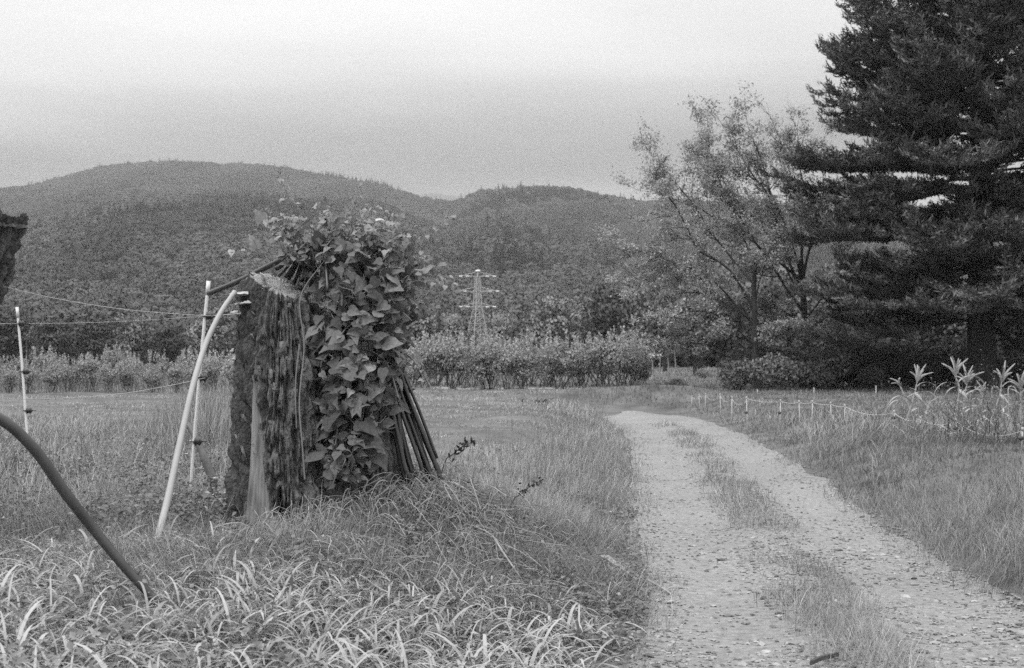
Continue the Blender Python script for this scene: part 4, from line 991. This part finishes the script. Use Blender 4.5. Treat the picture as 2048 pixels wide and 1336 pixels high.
hp = [proto_shrub(500 + k, 1.5, .78, M['hedge'], 'hedge_shrub', leaf=.095, spikes=13) for k in range(4)]
xs = list(np.arange(1272, 820, -37))
for i, xq in enumerate(xs):
    put(hp[i % 4], xq + r.uniform(-7, 7), 46.5 + r.uniform(-.4, .8), r.uniform(.84, 1.2) * (.86 if i == 0 else 1), r.uniform(0, 6.3), ('bushy shrub at the right end of the low hedge row behind the meadow' if i == 0 else f'bushy shrub, {ORD[i]}from the right end of the low hedge row right of the stump'), 'shrub', 'shrubs of the low hedge row right of the stump')
xs = list(np.arange(-30, 480, 42))
for i, xq in enumerate(xs):
    put(hp[(i + 1) % 4], xq + r.uniform(-8, 8), 40.0 + r.uniform(-.9, 1.4), r.uniform(.40, .76), r.uniform(0, 6.3), ('bushy shrub at the left end of the hedge row behind the left field' if i == 0 else f'bushy shrub, {ORD[i]}from the left end of the hedge row left of the stump'), 'shrub', 'shrubs of the hedge row left of the stump')
# second row behind with tall pale shoots
for i, xq in enumerate(np.arange(-60, 1300, 47)):
    if 500 < xq < 800: continue
    o = put(hp[i % 4], xq + r.uniform(-12, 12), 51 + r.uniform(-1, 1.5), r.uniform(1.02, 1.3) if xq > 600 else r.uniform(.7, 1.0), r.uniform(0, 6.3), 'taller shrub in the row standing behind the hedge with pale shoots', 'shrub', 'taller shrubs behind the hedge rows')

bl = [proto_tree(600 + k, 8.0, 3.6, M['midleaf'], ncl=30, per=150, leaf=.36, base=.12) for k in range(3)]
dk = [proto_tree(620 + k, 8.0, 3.3, M['darkleaf'], ncl=26, per=140, leaf=.33, base=.10) for k in range(2)]
cf = proto_conifer(640, 8.0, 2.2, M['darkleaf'])
MID = [ # proto, px, depth, scale, label
 (dk[0], 20, 84, .62, 'dark rounded tree at the left edge behind the left hedge row'), (bl[0], -70, 88, .70, 'pale crowned tree cut by the left picture edge behind the hedge'), (dk[1], 105, 80, .50, 'low dark tree beside the far left fence post'),
 (dk[0], 190, 86, .55, 'dark broad tree below the sagging wire'), (bl[1], 265, 98, .60, 'mid grey tree with feathery crown between the left fence post and the white post'), (dk[1], 335, 92, .48, 'small dark tree behind the pale tall grass left of the white post'), (bl[2], 425, 105, .66, 'pale rounded tree directly behind the leaning pipe'), (bl[0], 520, 110, .7, 'tree mostly hidden behind the left side of the stump'),
 (bl[1], 838, 120, .92, 'pale feathery tree just right of the stump behind the hedge'), (bl[2], 900, 150, .80, 'small grey tree between the stump and the pylon'), (cf, 878, 112, .72, 'slim dark conifer left of the pylon'), (bl[0], 1000, 180, .95, 'grey tree right behind the pylon legs'), (dk[0], 1062, 150, .92, 'dark tree just right of the pylon'),
 (bl[1], 1115, 112, .86, 'pale broad tree in the gap right of the pylon above the hedge'), (bl[2], 1170, 150, 1.05, 'tall grey tree behind the middle of the hedge'), (dk[1], 1222, 108, 1.0, 'dark dense tree above the right end of the hedge'), (bl[0], 1262, 135, 1.15, 'tall tree behind the dark tree at the hedge end'), (dk[0], 1330, 96, .80, 'dark tree behind the meadow beside the pale leaved sapling'),
 (bl[2], 1300, 118, 1.15, 'grey tree standing under the long bare limbs'), (bl[1], 1400, 100, 1.05, 'grey tree behind the far end of the bright meadow'), (dk[1], 1390, 78, .62, 'low dark tree at the end of the bright meadow'), (dk[0], 1450, 72, .66, 'dark tree left behind the slim trunk of the spreading tree'), (bl[0], 1500, 90, 1.05, 'grey tree filling the view between the two airy trees'),
 (bl[1], 1580, 84, .98, 'grey tree behind the tall airy tree'), (dk[1], 1660, 66, .62, 'dark tree between the airy tree and the fir'), (bl[2], 1700, 82, 1.0, 'pale tree seen left of the fir trunk through its boughs'), (dk[0], 1770, 64, .66, 'dark understorey tree left behind the fir trunk'), (bl[0], 1830, 84, .95, 'grey tree seen under the fir boughs left of the trunk'),
 (dk[1], 1880, 60, .62, 'dark low tree close behind the fir trunk on its left'), (bl[1], 1950, 88, 1.0, 'grey tree straight behind the fir trunk'), (dk[0], 2010, 62, .68, 'dark low tree right behind the fir trunk'), (bl[2], 2080, 82, 1.05, 'grey tree at the right picture edge behind the fir'), (dk[1], 2120, 60, .72, 'dark tree cut by the right picture edge')]
for i, (pr, px, d, s_, lab) in enumerate(MID): put(pr, px, d, s_ * r.uniform(.96, 1.04), r.uniform(0, 6.3), lab)
# the belt of wood at the foot of the hills
r = np.random.default_rng(53); nB = 1500
bd = r.uniform(130, 300, nB); bpx = r.uniform(-700, 2800, nB); bx = (bpx - 1024) / FPX * bd
kk = ~((np.abs(bpx - 955) < 60) & (bd < 215)); bx, bd, bpx = bx[kk], bd[kk], bpx[kk]
vb = r.integers(0, 5, len(bx)); vb[r.random(len(bx)) < .06] = 5
tag(instancer('forest_belt', np.stack([bx, bd, np.where(bd > D0, hill_z(bpx, bd), .3) - 1.2], -1), vb, r.uniform(.6, 1.1, len(bx)) * np.where(bd < 160, .72, 1), r.uniform(0, 6.28, len(bx)), crowns), 'belt of wood at the foot of the hills', 'forest', kind='stuff')

sh = [proto_shrub(700 + k, 1.7, 1.15, M['darkleaf'], 'understorey_shrub', leaf=.13, ncl=20, per=120, low=.02) for k in range(2)]
sg = [proto_shrub(710 + k, 1.5, 1.0, M['midleaf'], 'understorey_shrub', leaf=.12, ncl=18, per=110, low=.02) for k in range(2)]
for i, (pr, px, d, s_, lab) in enumerate([(sg[1], 1478, 44.3, .95, 'grey shrub at the foot of the slim airy tree, nearest the meadow'), (sg[0], 1548, 43.9, 1.0, 'grey leafy shrub between the two airy tree trunks'), (sh[1], 1592, 46.5, 1.15, 'dark shrub left of the tall airy tree trunk'), (sg[1], 1652, 45.0, 1.25, 'grey shrub right of the tall airy tree trunk'),
    (sh[0], 1700, 47, 1.3, 'dark shrub behind the white fence stakes left of the fir'), (sg[0], 1742, 45.4, .62, 'small pale shrub at the field edge left of the maize'), (sh[1], 1790, 48, 1.3, 'dark shrub behind the leftmost maize stalks'), (sh[0], 1860, 47.5, 1.1, 'dark shrub left at the foot of the fir'), (sg[1], 2005, 47, .7, 'grey shrub right of the fir foot'), (sh[1], 2050, 46, .85, 'dark shrub at the right picture edge below the fir'),
    (sh[1], 1520, 47, 1.2, 'dark shrub filling the gap behind the slim airy trunk'), (sh[0], 1625, 47.5, 1.15, 'dark shrub right behind the tall airy tree trunk'), (sg[1], 1672, 48.5, 1.3, 'taller grey shrub in the gap between airy tree and fir'), (sh[1], 1735, 48.5, 1.2, 'dark shrub behind the small pale shrub at the field edge'),
    (sh[0], 1825, 46.5, .9, 'dark low shrub behind the broad tassel of the leftmost maize'), (sh[1], 1905, 48, 1.2, 'dark shrub behind the fir trunk foot, left of it'), (sh[0], 1955, 49, 1.2, 'dark shrub straight behind the fir trunk foot'), (sh[1], 1985, 46, .8, 'dark low shrub right beside the fir trunk foot'),
    (sg[0], 1405, 66, .45, 'small pale bush on the far bright meadow'), (sh[1], 1352, 41.6, .36, 'low dark bush at the right end of the grassy hump by the bend')]):
    put(pr, px, d, s_, r.uniform(0, 6.3), lab, 'shrub')
# sapling with bright leaves, thin trunks at the wood edge
r = np.random.default_rng(57)
def sapling(px, d, H, label, leaves):
    x = (px - 1024) / FPX * d; b = np.array([x, d, G(x, d)]); t = thing('sapling', label, 'sapling', b); mbt = MB(); tips = []
    path = spline([b - np.array([0, 0, .1]), b + np.array([.05, 0, H * .5]), b + np.array([r.normal() * .1, 0, H])], 8); tube(mbt, path, np.linspace(.05, .018, 8), 6, 6.0 if leaves else 3.0)
    for k in range(7 if leaves else 3): branch(mbt, tips, r, path[4 + k % 4], (r.normal(), r.normal(), .6), .75, .014, 1, nch=(2, 3))
    mbt.build('trunk', M['twig'], t)
    if leaves:
        Tp = np.concatenate(tips); C = np.repeat(Tp, 3, 0) + r.normal(size=(len(Tp) * 3, 3)) * .12; C = C[r.random(len(C)) < .6]; mbl_ = MB(); cards(mbl_, C, .17, .10, rdir(len(C), r), rdir(len(C), r) + np.array([0, -.4, .6]), r.uniform(.5, 1.1, len(C))); mbl_.build('crown', M['pale'], t)
sapling(1303, 62, 1.35, 'sapling with bright pale leaves at the right end of the hedge', True)
for px, lab in ((1318, 'thin bare pale trunk just right of the pale leaved sapling'), (1335, 'thin bare trunk, middle one at the wood edge behind the meadow'), (1349, 'thin bare trunk, rightmost at the wood edge behind the meadow')): sapling(px, 66, 1.5, lab, False)

# white ground cloth showing under the hedge
mb = MB(); n = 60; xx = np.linspace(870, 1275, n); top = 46.2
for i in range(n - 1):
    if vnoise(np.array([i * .45]), np.array([.5]), seed=3)[0] < .45: continue
    a, b_ = [(v - 1024) / FPX * top for v in (xx[i], xx[i + 1])]; za, zb_ = G(a, top), G(b_, top); hh = .02 + .07 * vnoise(np.array([i * .8]), np.array([2.5]), seed=6)[0]
    mb.add([(a, top, za - .02), (b_, top, zb_ - .02), (b_, top + .12, zb_ + hh), (a, top + .12, za + hh), (b_, top + .5, zb_ + hh * .9), (a, top + .5, za + hh * .9)], [(0, 1, 2, 3), (3, 2, 4, 5)], None, 1)
tag(mb.build('ground_cloth', M['cloth'], origin=((1070 - 1024) / FPX * top, top, .3)), 'torn white ground cloth showing under the low hedge', 'cloth', kind='stuff')

# ------------------------------------------------------------------ the pylon behind the hedge
PD = 170.0
pb_ = P(955, 700, PD); pbase = np.array([pb_[0], PD, .3]); py_ = thing('pylon', 'lattice power pylon with white insulators standing before the wooded hill', 'pylon', pbase)
ztop = P(955, 541, PD)[2]; k_ = PD / FPX
def yz(y): return P(955, y, PD)[2]
mb = MB(); ca, sa = math.cos(.5), math.sin(.5)
def cpt(hw, z, sx, sy): return pbase * np.array([1, 1, 0]) + np.array([sx * hw * ca - sy * hw * sa, sx * hw * sa + sy * hw * ca, z])
lv = [(.3, 19.5), (yz(660), 13.5), (yz(620), 7.0), (yz(582), 5.0), (yz(553), 3.6)]
lv = [(z, w_ * k_) for z, w_ in lv]
for (z0, w0), (z1, w1) in zip(lv[:-1], lv[1:]):
    for sx, sy in ((1, 1), (1, -1), (-1, 1), (-1, -1)): tube(mb, [cpt(w0, z0, sx, sy), cpt(w1, z1, sx, sy)], .055, 4)
    for (a, b_) in (((1, 1), (1, -1)), ((1, -1), (-1, -1)), ((-1, -1), (-1, 1)), ((-1, 1), (1, 1))):
        nsub = 2 if z1 - z0 < 2.2 else 3
        for q_ in range(nsub):
            f0, f1 = q_ / nsub, (q_ + 1) / nsub; W0, W1 = w0 + (w1 - w0) * f0, w0 + (w1 - w0) * f1; Z0, Z1 = z0 + (z1 - z0) * f0, z0 + (z1 - z0) * f1
            tube(mb, [cpt(W0, Z0, *a), cpt(W1, Z1, *b_)], .02, 3); tube(mb, [cpt(W0, Z0, *b_), cpt(W1, Z1, *a)], .02, 3); tube(mb, [cpt(W1, Z1, *a), cpt(W1, Z1, *b_)], .035, 3)
tube(mb, [cpt(0, lv[-1][0], 1, 1), cpt(0, yz(545), 1, 1)], .09, 5)
mb.build('lattice_tower', M['steel'], py_)
for (y, wl) in ((553, 30), (583, 36), (614, 30)):
    mb = MB(); c = pbase * np.array([1, 1, 0]) + np.array([0, 0, yz(y)])
    for s_ in (-1, 1):
        e_ = c + np.array([s_ * wl * k_, .0, .1]); tube(mb, [c + np.array([s_ * .25, .2, 0]), e_], .05, 4); tube(mb, [c + np.array([s_ * .25, 0, 9 * k_]), e_], .035, 4)
    ar = mb.build('crossarm', M['steel'], py_)
    for s_ in (-1, 1):
        for o_ in (-11, 3):
            mi_ = MB(); a = c + np.array([s_ * (wl - 3 + 0) * k_ + o_ * k_ * s_ , .1, .02]); path = np.array([a + np.array([t, 0, -.03 * t]) for t in np.linspace(0, 7.5 * k_ * s_, 9)]); tube(mi_, path, [.04, .14, .08, .14, .08, .14, .08, .14, .04], 8); ib = mi_.build('insulator', M['ceramic'], ar, origin=tuple(pbase))
mi_ = MB(); a = pbase * np.array([1, 1, 0]) + np.array([-4 * k_, 0, yz(542)]); tube(mi_, [a, a + np.array([5 * k_, 0, 0]), a + np.array([9 * k_, 0, 0])], [.12, .18, .14], 8); mi_.build('insulator', M['ceramic'], py_)

# ------------------------------------------------------------------ right field: stakes, netting cord, maize, dry bush
STK = [(1384, 793, 36, .50), (1398, 790, 35, .5), (1411, 788, 34, .5), (1440, 789, 31, .6), (1464, 795, 28.5, .62), (1493, 795, 25.6, .78), (1561, 801, 25, .66), (1598, 803, 24.6, .62), (1625, 803, 24.2, .62), (1661, 806, 23.8, .6), (1690, 811, 23.4, .58), (1788, 823, 21.5, .62), (1841, 836, 20, .66), (1912, 840, 18.5, .74), (2045, 858, 15.6, .80)]
tops = []
for i, (x, y, d, hh) in enumerate(STK):
    tp = P(x, y, d); b = np.array([tp[0] + (.02 if i % 2 else -.015), d, G(tp[0], d) - .05]); tops.append(tp)
    lab = 'white stake at the far left end of the low netting fence right of the track' if i == 0 else (f'white stake, {ORD[i]}from the left in the low netting fence right of the track' if i < 14 else 'white stake at the right picture edge, nearest of the low netting fence')
    t = thing('fence_stake', lab, 'fence stake', b, 'white stakes of the low netting fence'); mb = MB(); tube(mb, [b, tp], .009, 8); mb.build('shaft', M['stake'], t, smooth=True)
    mb = MB(); tube(mb, [tp - np.array([0, 0, .02]), tp + np.array([0, 0, .022])], .0145, 8); mb.build('cap', M['stake'], t, smooth=True)
    if i in (5, 6, 11, 12, 13, 14): mb = MB(); c = tp * .62 + b * .38; tube(mb, [c + np.array([-.05, 0, 0]), c + np.array([-.02, 0, 0]), c + np.array([.015, 0, 0])], [.012, .032, .02], 8); mb.build('insulator', M['black'], t)
mb = MB(); r = np.random.default_rng(61)
for a, b_ in zip(tops[:-1], tops[1:]):
    s_ = np.linspace(0, 1, 13); L = np.linalg.norm(b_ - a); path = a + (b_ - a) * s_[:, None] - np.array([0, 0, 1]) * (4 * s_ * (1 - s_) * min(.13, .045 * L))[:, None] - np.array([0, 0, .02]); tube(mb, path, .004, 4, cap=False)
cord = mb.build('netting_cord', M['wire'], origin=tops[0]); tag(cord, 'pale sagging cord strung along the white stakes of the low fence', 'cord')
for i, (x, y, d, hh, lab) in enumerate([(1515, 781, 40, .5, 'pale stake at the wood edge, leftmost of the far stakes'), (1628, 777, 40, .5, 'pale stake at the wood edge behind the netting fence middle'), (1752, 773, 40, .55, 'pale stake at the wood edge left of the maize')]):
    tp = P(x, y, d); b = np.array([tp[0], d, G(tp[0], d) - .05]); mb = MB(); tube(mb, [b, tp], .014, 6); tube(mb, [tp, tp + np.array([0, 0, .03])], .018, 6); tag(mb.build('fence_stake', M['white'], origin=b), lab, 'fence stake', 'pale far stakes at the wood edge')
for i, (x, y, d, lab) in enumerate([(1868, 832, 19.5, 'dark thin rod between two white stakes in front of the maize'), (1897, 838, 18.8, 'dark thin rod beside the dry bush in front of the tallest maize')]):
    tp = P(x, y, d); b = np.array([tp[0] - .03, d, G(tp[0], d) - .05]); mb = MB(); tube(mb, spline([b, (b + tp) / 2 + np.array([.01, 0, 0]), tp], 6), .011, 6); tag(mb.build('thin_rod', M['twig'], origin=b), lab, 'rod')

def maize(xb, xt, yt, d, label, tassel=1.0, seed=0, cob=True, h0=.0, nleaf=5):
    r = np.random.default_rng(seed); tp = P(xt, yt, d); xw = (xb - 1024) / FPX * d; b = np.array([xw, d, G(xw, d) - .03]); t = thing('maize_plant', label, 'maize', b, 'dry maize plants in the right field')
    tl = .34 * tassel; path = spline([b, b + (tp - b) * .5 + np.array([r.normal() * .03, 0, 0]), tp - (unit(tp - b)) * tl], 14); mb = MB(); tube(mb, path, np.linspace(.018, .011, 14), 7)
    for i in range(2, 13, 3): tube(mb, path[i:i + 2] * np.array([[1, 1, 1]]) * [1, 1, 1], .019, 7)
    mb.build('stalk', M['corn'], t)
    mb = MB(); top = path[-1]; ax_ = unit(tp - top)
    for k in range(8 if tassel > .8 else 5):
        a = k * 2.4; sp_ = r.uniform(.15, .75) if k else .03; dr = unit(ax_ + np.array([math.cos(a) * sp_ * 1.2, math.sin(a) * sp_, 0])); L = tl * r.uniform(.75, 1.15); q0 = top + ax_ * tl * .05 * k / 2
        pth = spline([q0, q0 + dr * L * .5, q0 + dr * L + np.array([math.cos(a) * .06, 0, -.10 * sp_])], 8); tube(mb, pth, np.interp(np.arange(8), [0, 2, 6, 7], [.006, .016, .014, .006]), 6)
    mb.build('tassel', M['corn'], t)
    for k in range(nleaf):
        i = 2 + (k * 2) % 10; a = k * pi + r.uniform(-.6, .6); L = r.uniform(.35, .75); mb = MB(); n = 1
        blades(mb, path[i][None], np.array([L]), np.array([r.uniform(.035, .06)]), np.array([a]), np.array([r.uniform(.5, .9)]), np.array([r.uniform(2.2, 3.3)]), np.array([r.uniform(.7, 1.35)]), seg=10, twist=np.array([r.normal() * .5]), prof=[.5, .8, 1, 1, .95, .9, .8, .7, .5, .3, .08])
        mb.build('leaf', M['corn'], t)
    if cob:
        c = path[7]; mb = MB(); dr = unit(np.array([.55, -.3, -.75])); pth = np.array([c + dr * s for s in np.linspace(0, .2, 8)]); tube(mb, pth, [.01, .028, .036, .036, .032, .026, .018, .006], 8, 1.3); mb.build('cob', M['corn'], t)
maize(1812, 1843, 732, 23, 'dry maize plant with hanging cob, leftmost with a broad tassel', 1.0, 1); maize(1826, 1792, 752, 24, 'thin dry maize plant leaning left with a sparse tassel', .6, 2, False, nleaf=3)
maize(1908, 1913, 712, 22, 'tallest dry maize plant, upright with a bushy tassel', 1.1, 3); maize(1925, 1938, 728, 22.6, 'dry maize plant close behind the tallest one, tassel spread right', 1.15, 4, False)
maize(1964, 1965, 765, 25, 'short dry maize plant with open tassel between the two tall ones', .8, 5, False, nleaf=3); maize(1976, 2014, 730, 22, 'dry maize plant leaning strongly to the right', 1.0, 6); maize(2040, 2042, 745, 23, 'dry maize plant at the right picture edge', 1.0, 7, False)
for i, (x, y, h_, lab) in enumerate([(1945, 800, .45, 'broken bent maize stalk right of the tallest maize plant'), (1984, 776, .5, 'bare bent maize stalk at the back of the maize patch'), (2017, 776, .5, 'bare hooked maize stalk right at the back of the maize patch'), (1880, 838, .35, 'low broken maize stalk left of the tallest maize plant')]):
    d = 24.5; tp = P(x, y, d); b = np.array([tp[0], d, G(tp[0], d) - .03]); mb = MB(); tube(mb, spline([b, (b + tp) / 2, tp, tp + np.array([.10, 0, .02]), tp + np.array([.16, 0, -.09])], 12), .013, 6); tag(mb.build('maize_stalk', M['corn'], origin=b), lab, 'maize', 'broken maize stalks')
# dry dead litter between the maize
r = np.random.default_rng(67); mb = MB(); n = 620; d = r.uniform(18, 27, n); pxx = r.uniform(1800, 2300, n); x = (pxx - 1024) / FPX * d; dist, side = road_dist(x, d)
blades(mb, place(x, d, dist, side), r.uniform(.2, .5, n), r.uniform(.015, .04, n), r.uniform(0, 6.3, n), r.uniform(.3, 1.2, n), r.uniform(1.4, 2.8, n), r.uniform(.4, 1.1, n), seg=5, prof=[.6, 1, .95, .8, .5, .1])
tag(mb.build('maize_litter', M['corn']), 'fallen dry maize leaves among the plants', 'litter', kind='stuff')

# leafless dark bush at the right edge
d0 = 16.6; x0 = (1985 - 1024) / FPX * d0; db = thing('dry_bush', 'leafless dark twiggy bush in the right verge before the maize', 'bush', (x0, d0, G(x0, d0)))
r = np.random.default_rng(71); mb = MB(); tips = []
for k in range(46):
    q_ = np.array([x0 + r.normal() * .34, d0 + r.normal() * .3, G(x0, d0) - .05]); branch(mb, tips, r, q_, (r.normal() * .35, r.normal() * .3, 1), r.uniform(.4, .75), .0055, 2 if k % 3 == 0 else 1, nch=(2, 4), ang=(.25, .7), wob=.12, sides=(4, 3, 3, 3))
mb.build('twigs', M['twig'], db)
Tp = np.concatenate(tips); Tp = Tp[r.random(len(Tp)) < .35]; mb = MB(); cards(mb, Tp + r.normal(size=Tp.shape) * .015, .03, .017, rdir(len(Tp), r), rdir(len(Tp), r), r.uniform(.6, 1.3, len(Tp))); tag(mb.build('seed_heads', M['weed'], db), kind='stuff')

# ------------------------------------------------------------------ small things along the track
def strip_obj(name, pts, wd, thick, m, label, cat, seed=0, curl=.3, tone=1.0):
    r = np.random.default_rng(seed); path = spline(pts, 24); tg_ = unit(np.gradient(path, axis=0)); sdv = unit(np.cross(tg_, [0, 0, 1.0])); Vv = []; k = 7
    for i in range(24):
        w_ = wd * np.interp(i, [0, 3, 18, 23], [.3, 1, .8, .1]) * r.uniform(.88, 1.1)
        for j in range(k): u = j / (k - 1) * 2 - 1; Vv.append(path[i] + sdv[i] * u * w_ * .5 + np.array([0, 0, curl * w_ * u * u + r.normal() * .0012]))
    Vv = np.array(Vv); top = Vv.reshape(24, k, 3); bot = top - np.array([0, 0, thick]); mb = MB(); idx = np.arange(24 * k).reshape(24, k); q = np.stack([idx[:-1, :-1], idx[:-1, 1:], idx[1:, 1:], idx[1:, :-1]], -1).reshape(-1, 4)
    mb.add(top, q, None, tone); mb.add(bot, q[:, ::-1], None, tone)
    ed = np.concatenate([idx[:, 0], idx[-1, 1:], idx[::-1, -1][1:], idx[0, ::-1][1:-1]]); allv = np.concatenate([top.reshape(-1, 3)[ed], bot.reshape(-1, 3)[ed]]); ne = len(ed)
    mb.add(allv, [(i, (i + 1) % ne, ne + (i + 1) % ne, ne + i) for i in range(ne)], None, tone)
    return tag(mb.build(name, M[m], origin=path[0]), label, cat)
def gp(x, y, d, up=.02): q_ = P(x, y, d); q_[2] = G(q_[0], d) + up; return q_
strip_obj('dead_stalk', [gp(1200, 0, 9.3, .075), gp(1222, 0, 9.15, .07), gp(1252, 0, 8.95, .05), gp(1276, 0, 8.8, .03)], .06, .006, 'deadwood', 'pale broad dead leaf lying in the verge beside the track', 'dead leaf', 3, .25)
strip_obj('dead_stalk', [gp(1265, 0, 8.9, .05), gp(1300, 0, 8.7, .045), gp(1325, 0, 8.55, .03), gp(1342, 0, 8.45, .012)], .028, .006, 'deadwood', 'narrow pale dead stalk reaching from the verge onto the track', 'dead stalk', 4, .2)
strip_obj('wood_chip', [gp(1662, 0, 7.98, .05), gp(1672, 0, 7.93, .035), gp(1690, 0, 7.92, .035), gp(1698, 0, 7.97, .05)], .022, .012, 'deadwood', 'small white curved chip in the grass strip between the wheel tracks', 'chip', 5, .4, 1.5)
strip_obj('dark_stick', [gp(1615, 0, 6.45, .05), gp(1640, 0, 6.5, .06), gp(1672, 0, 6.58, .05)], .02, .02, 'twig', 'short dark stick in the grass strip at the bottom of the picture', 'stick', 6, .1)
strip_obj('grass_stem', [gp(985, 0, 8.0, .22), gp(1010, 0, 7.7, .2), gp(1040, 0, 7.4, .17)], .012, .004, 'deadwood', 'pale dry stem lying slanted on the mound right of the broad grass', 'stem', 8, .1)
# marker peg
c = gp(1875, 990, 13.6, .0); mk = thing('marker_peg', 'small dark square marker on a white peg in the right verge', 'marker', c); mb = MB(); zz = P(1875, 990, 13.6)[2]
box(mb, (c[0], c[1], zz), .052, .012, .05); mb.build('dark_plate', M['black'], mk)
mb = MB()
for dx, dz, sx, sz in ((-.031, 0, .010, .075), (.031, 0, .010, .075), (0, -.031, .052, .012)): box(mb, (c[0] + dx, c[1], zz + dz), sx, .016, sz)
mb.build('frame', M['white'], mk); mb = MB(); tube(mb, [c - np.array([0, 0, .05]), np.array([c[0], c[1], zz - .037])], .006, 6); mb.build('peg', M['white'], mk)
# fern-like sprigs right of the stump
r = np.random.default_rng(73)
for (px, py, d, s_, lab) in ((915, 905, 9.6, 1.0, 'dark small leaved sprig sticking out right of the pole bundle'), (1050, 985, 9.2, .55, 'dark thin sprig slanting up from the mound right of the stump')):
    a = P(px - 25, py + 18, d); b_ = P(px + 28, py - 24, d); path = spline([a, (a + b_) / 2 + np.array([0, 0, .01]), b_], 12); t = thing('leafy_sprig', lab, 'sprig', (a[0], d, G(a[0], d))); root = np.array([a[0] - .06, d, G(a[0], d) - .03])
    mb = MB(); tube(mb, spline([root, a, *path[3::3]], 14), .004, 4); mb.build('stem', M['twig'], t); C = np.repeat(path[3:], 5, 0) + r.normal(size=(45, 3)) * .02; mb = MB(); cards(mb, C, .055 * s_, .02, rdir(45, r), rdir(45, r), r.uniform(.4, .7, 45)); mb.build('leaves', M['darkleaf'], t)
# branches lying in the meadow
mb = MB(); r = np.random.default_rng(79); tips = []; q_ = gp(1060, 810, 33, .01)
for k in range(9): branch(mb, tips, r, q_ + np.array([r.normal() * .3, r.normal() * .2, 0]), (r.normal(), r.normal() * .6, .02), .5, .016, 1, up=0)
tag(mb.build('dead_branch', M['twig'], origin=q_), 'dark dead branches lying on the mown meadow right of the stump', 'branch')
# larger stones on the track
for i, (px, d, s_) in enumerate([(1725, 10.5, .032), (1745, 10.3, .026), (1760, 10.25, .02), (1792, 10.1, .024), (1808, 9.6, .026), (1520, 8.6, .02), (1535, 8.65, .024), (1808, 8.5, .03), (1868, 8.35, .026), (2040, 7.3, .036), (1505, 7.2, .028), (1530, 6.9, .026), (1550, 6.6, .022), (1720, 6.4, .03)]):
    x = (px - 1024) / FPX * d; n = 14; th_ = np.linspace(0, 2 * pi, n, endpoint=False); rg = []
    r = np.random.default_rng(800 + i)
    ax3 = r.uniform(.75, 1.35, 3)
    for ph in np.linspace(-.5 * pi, .5 * pi, 9):
        v = np.stack([np.cos(ph) * np.cos(th_), np.cos(ph) * np.sin(th_), np.sin(ph) + 0 * th_], -1); v = v * (.72 + .56 * fbm(v[:, 0] * 1.6 + 4, v[:, 1] * 1.6 + i, v[:, 2] * 1.6, seed=i, octv=3))[:, None]; rg.append(v * s_ * ax3 * [1, 1, .65])
    z0 = G(x, d) + s_ * .25; mb = MB(); add_grid(mb, np.array(rg) + np.array([x, d, z0]), np.ones((9, n)) * r.uniform(.8, 1.25)); tag(mb.build('stone', M['stone'], origin=(x, d, z0)), 'larger pale stone lying loose on the gravel wheel tracks', 'stone', 'larger stones on the track')

# ------------------------------------------------------------------ thin grey air over the valley
hz = bpy.data.materials.new('haze'); hz.use_nodes = True; ht = hz.node_tree; ht.nodes.clear(); ho = N(ht, 'ShaderNodeOutputMaterial'); pv = N(ht, 'ShaderNodeVolumePrincipled')
pv.inputs['Color'].default_value = (.92, .92, .92, 1); pv.inputs['Density'].default_value = .00024; pv.inputs['Anisotropy'].default_value = 0.1
ht.links.new(pv.outputs[0], ho.inputs['Volume'])
mb = MB(); box(mb, (0, 2750, 128), 9600, 6700, 264); tag(mb.build('haze', hz), 'thin grey haze over the valley', 'haze', kind='stuff')
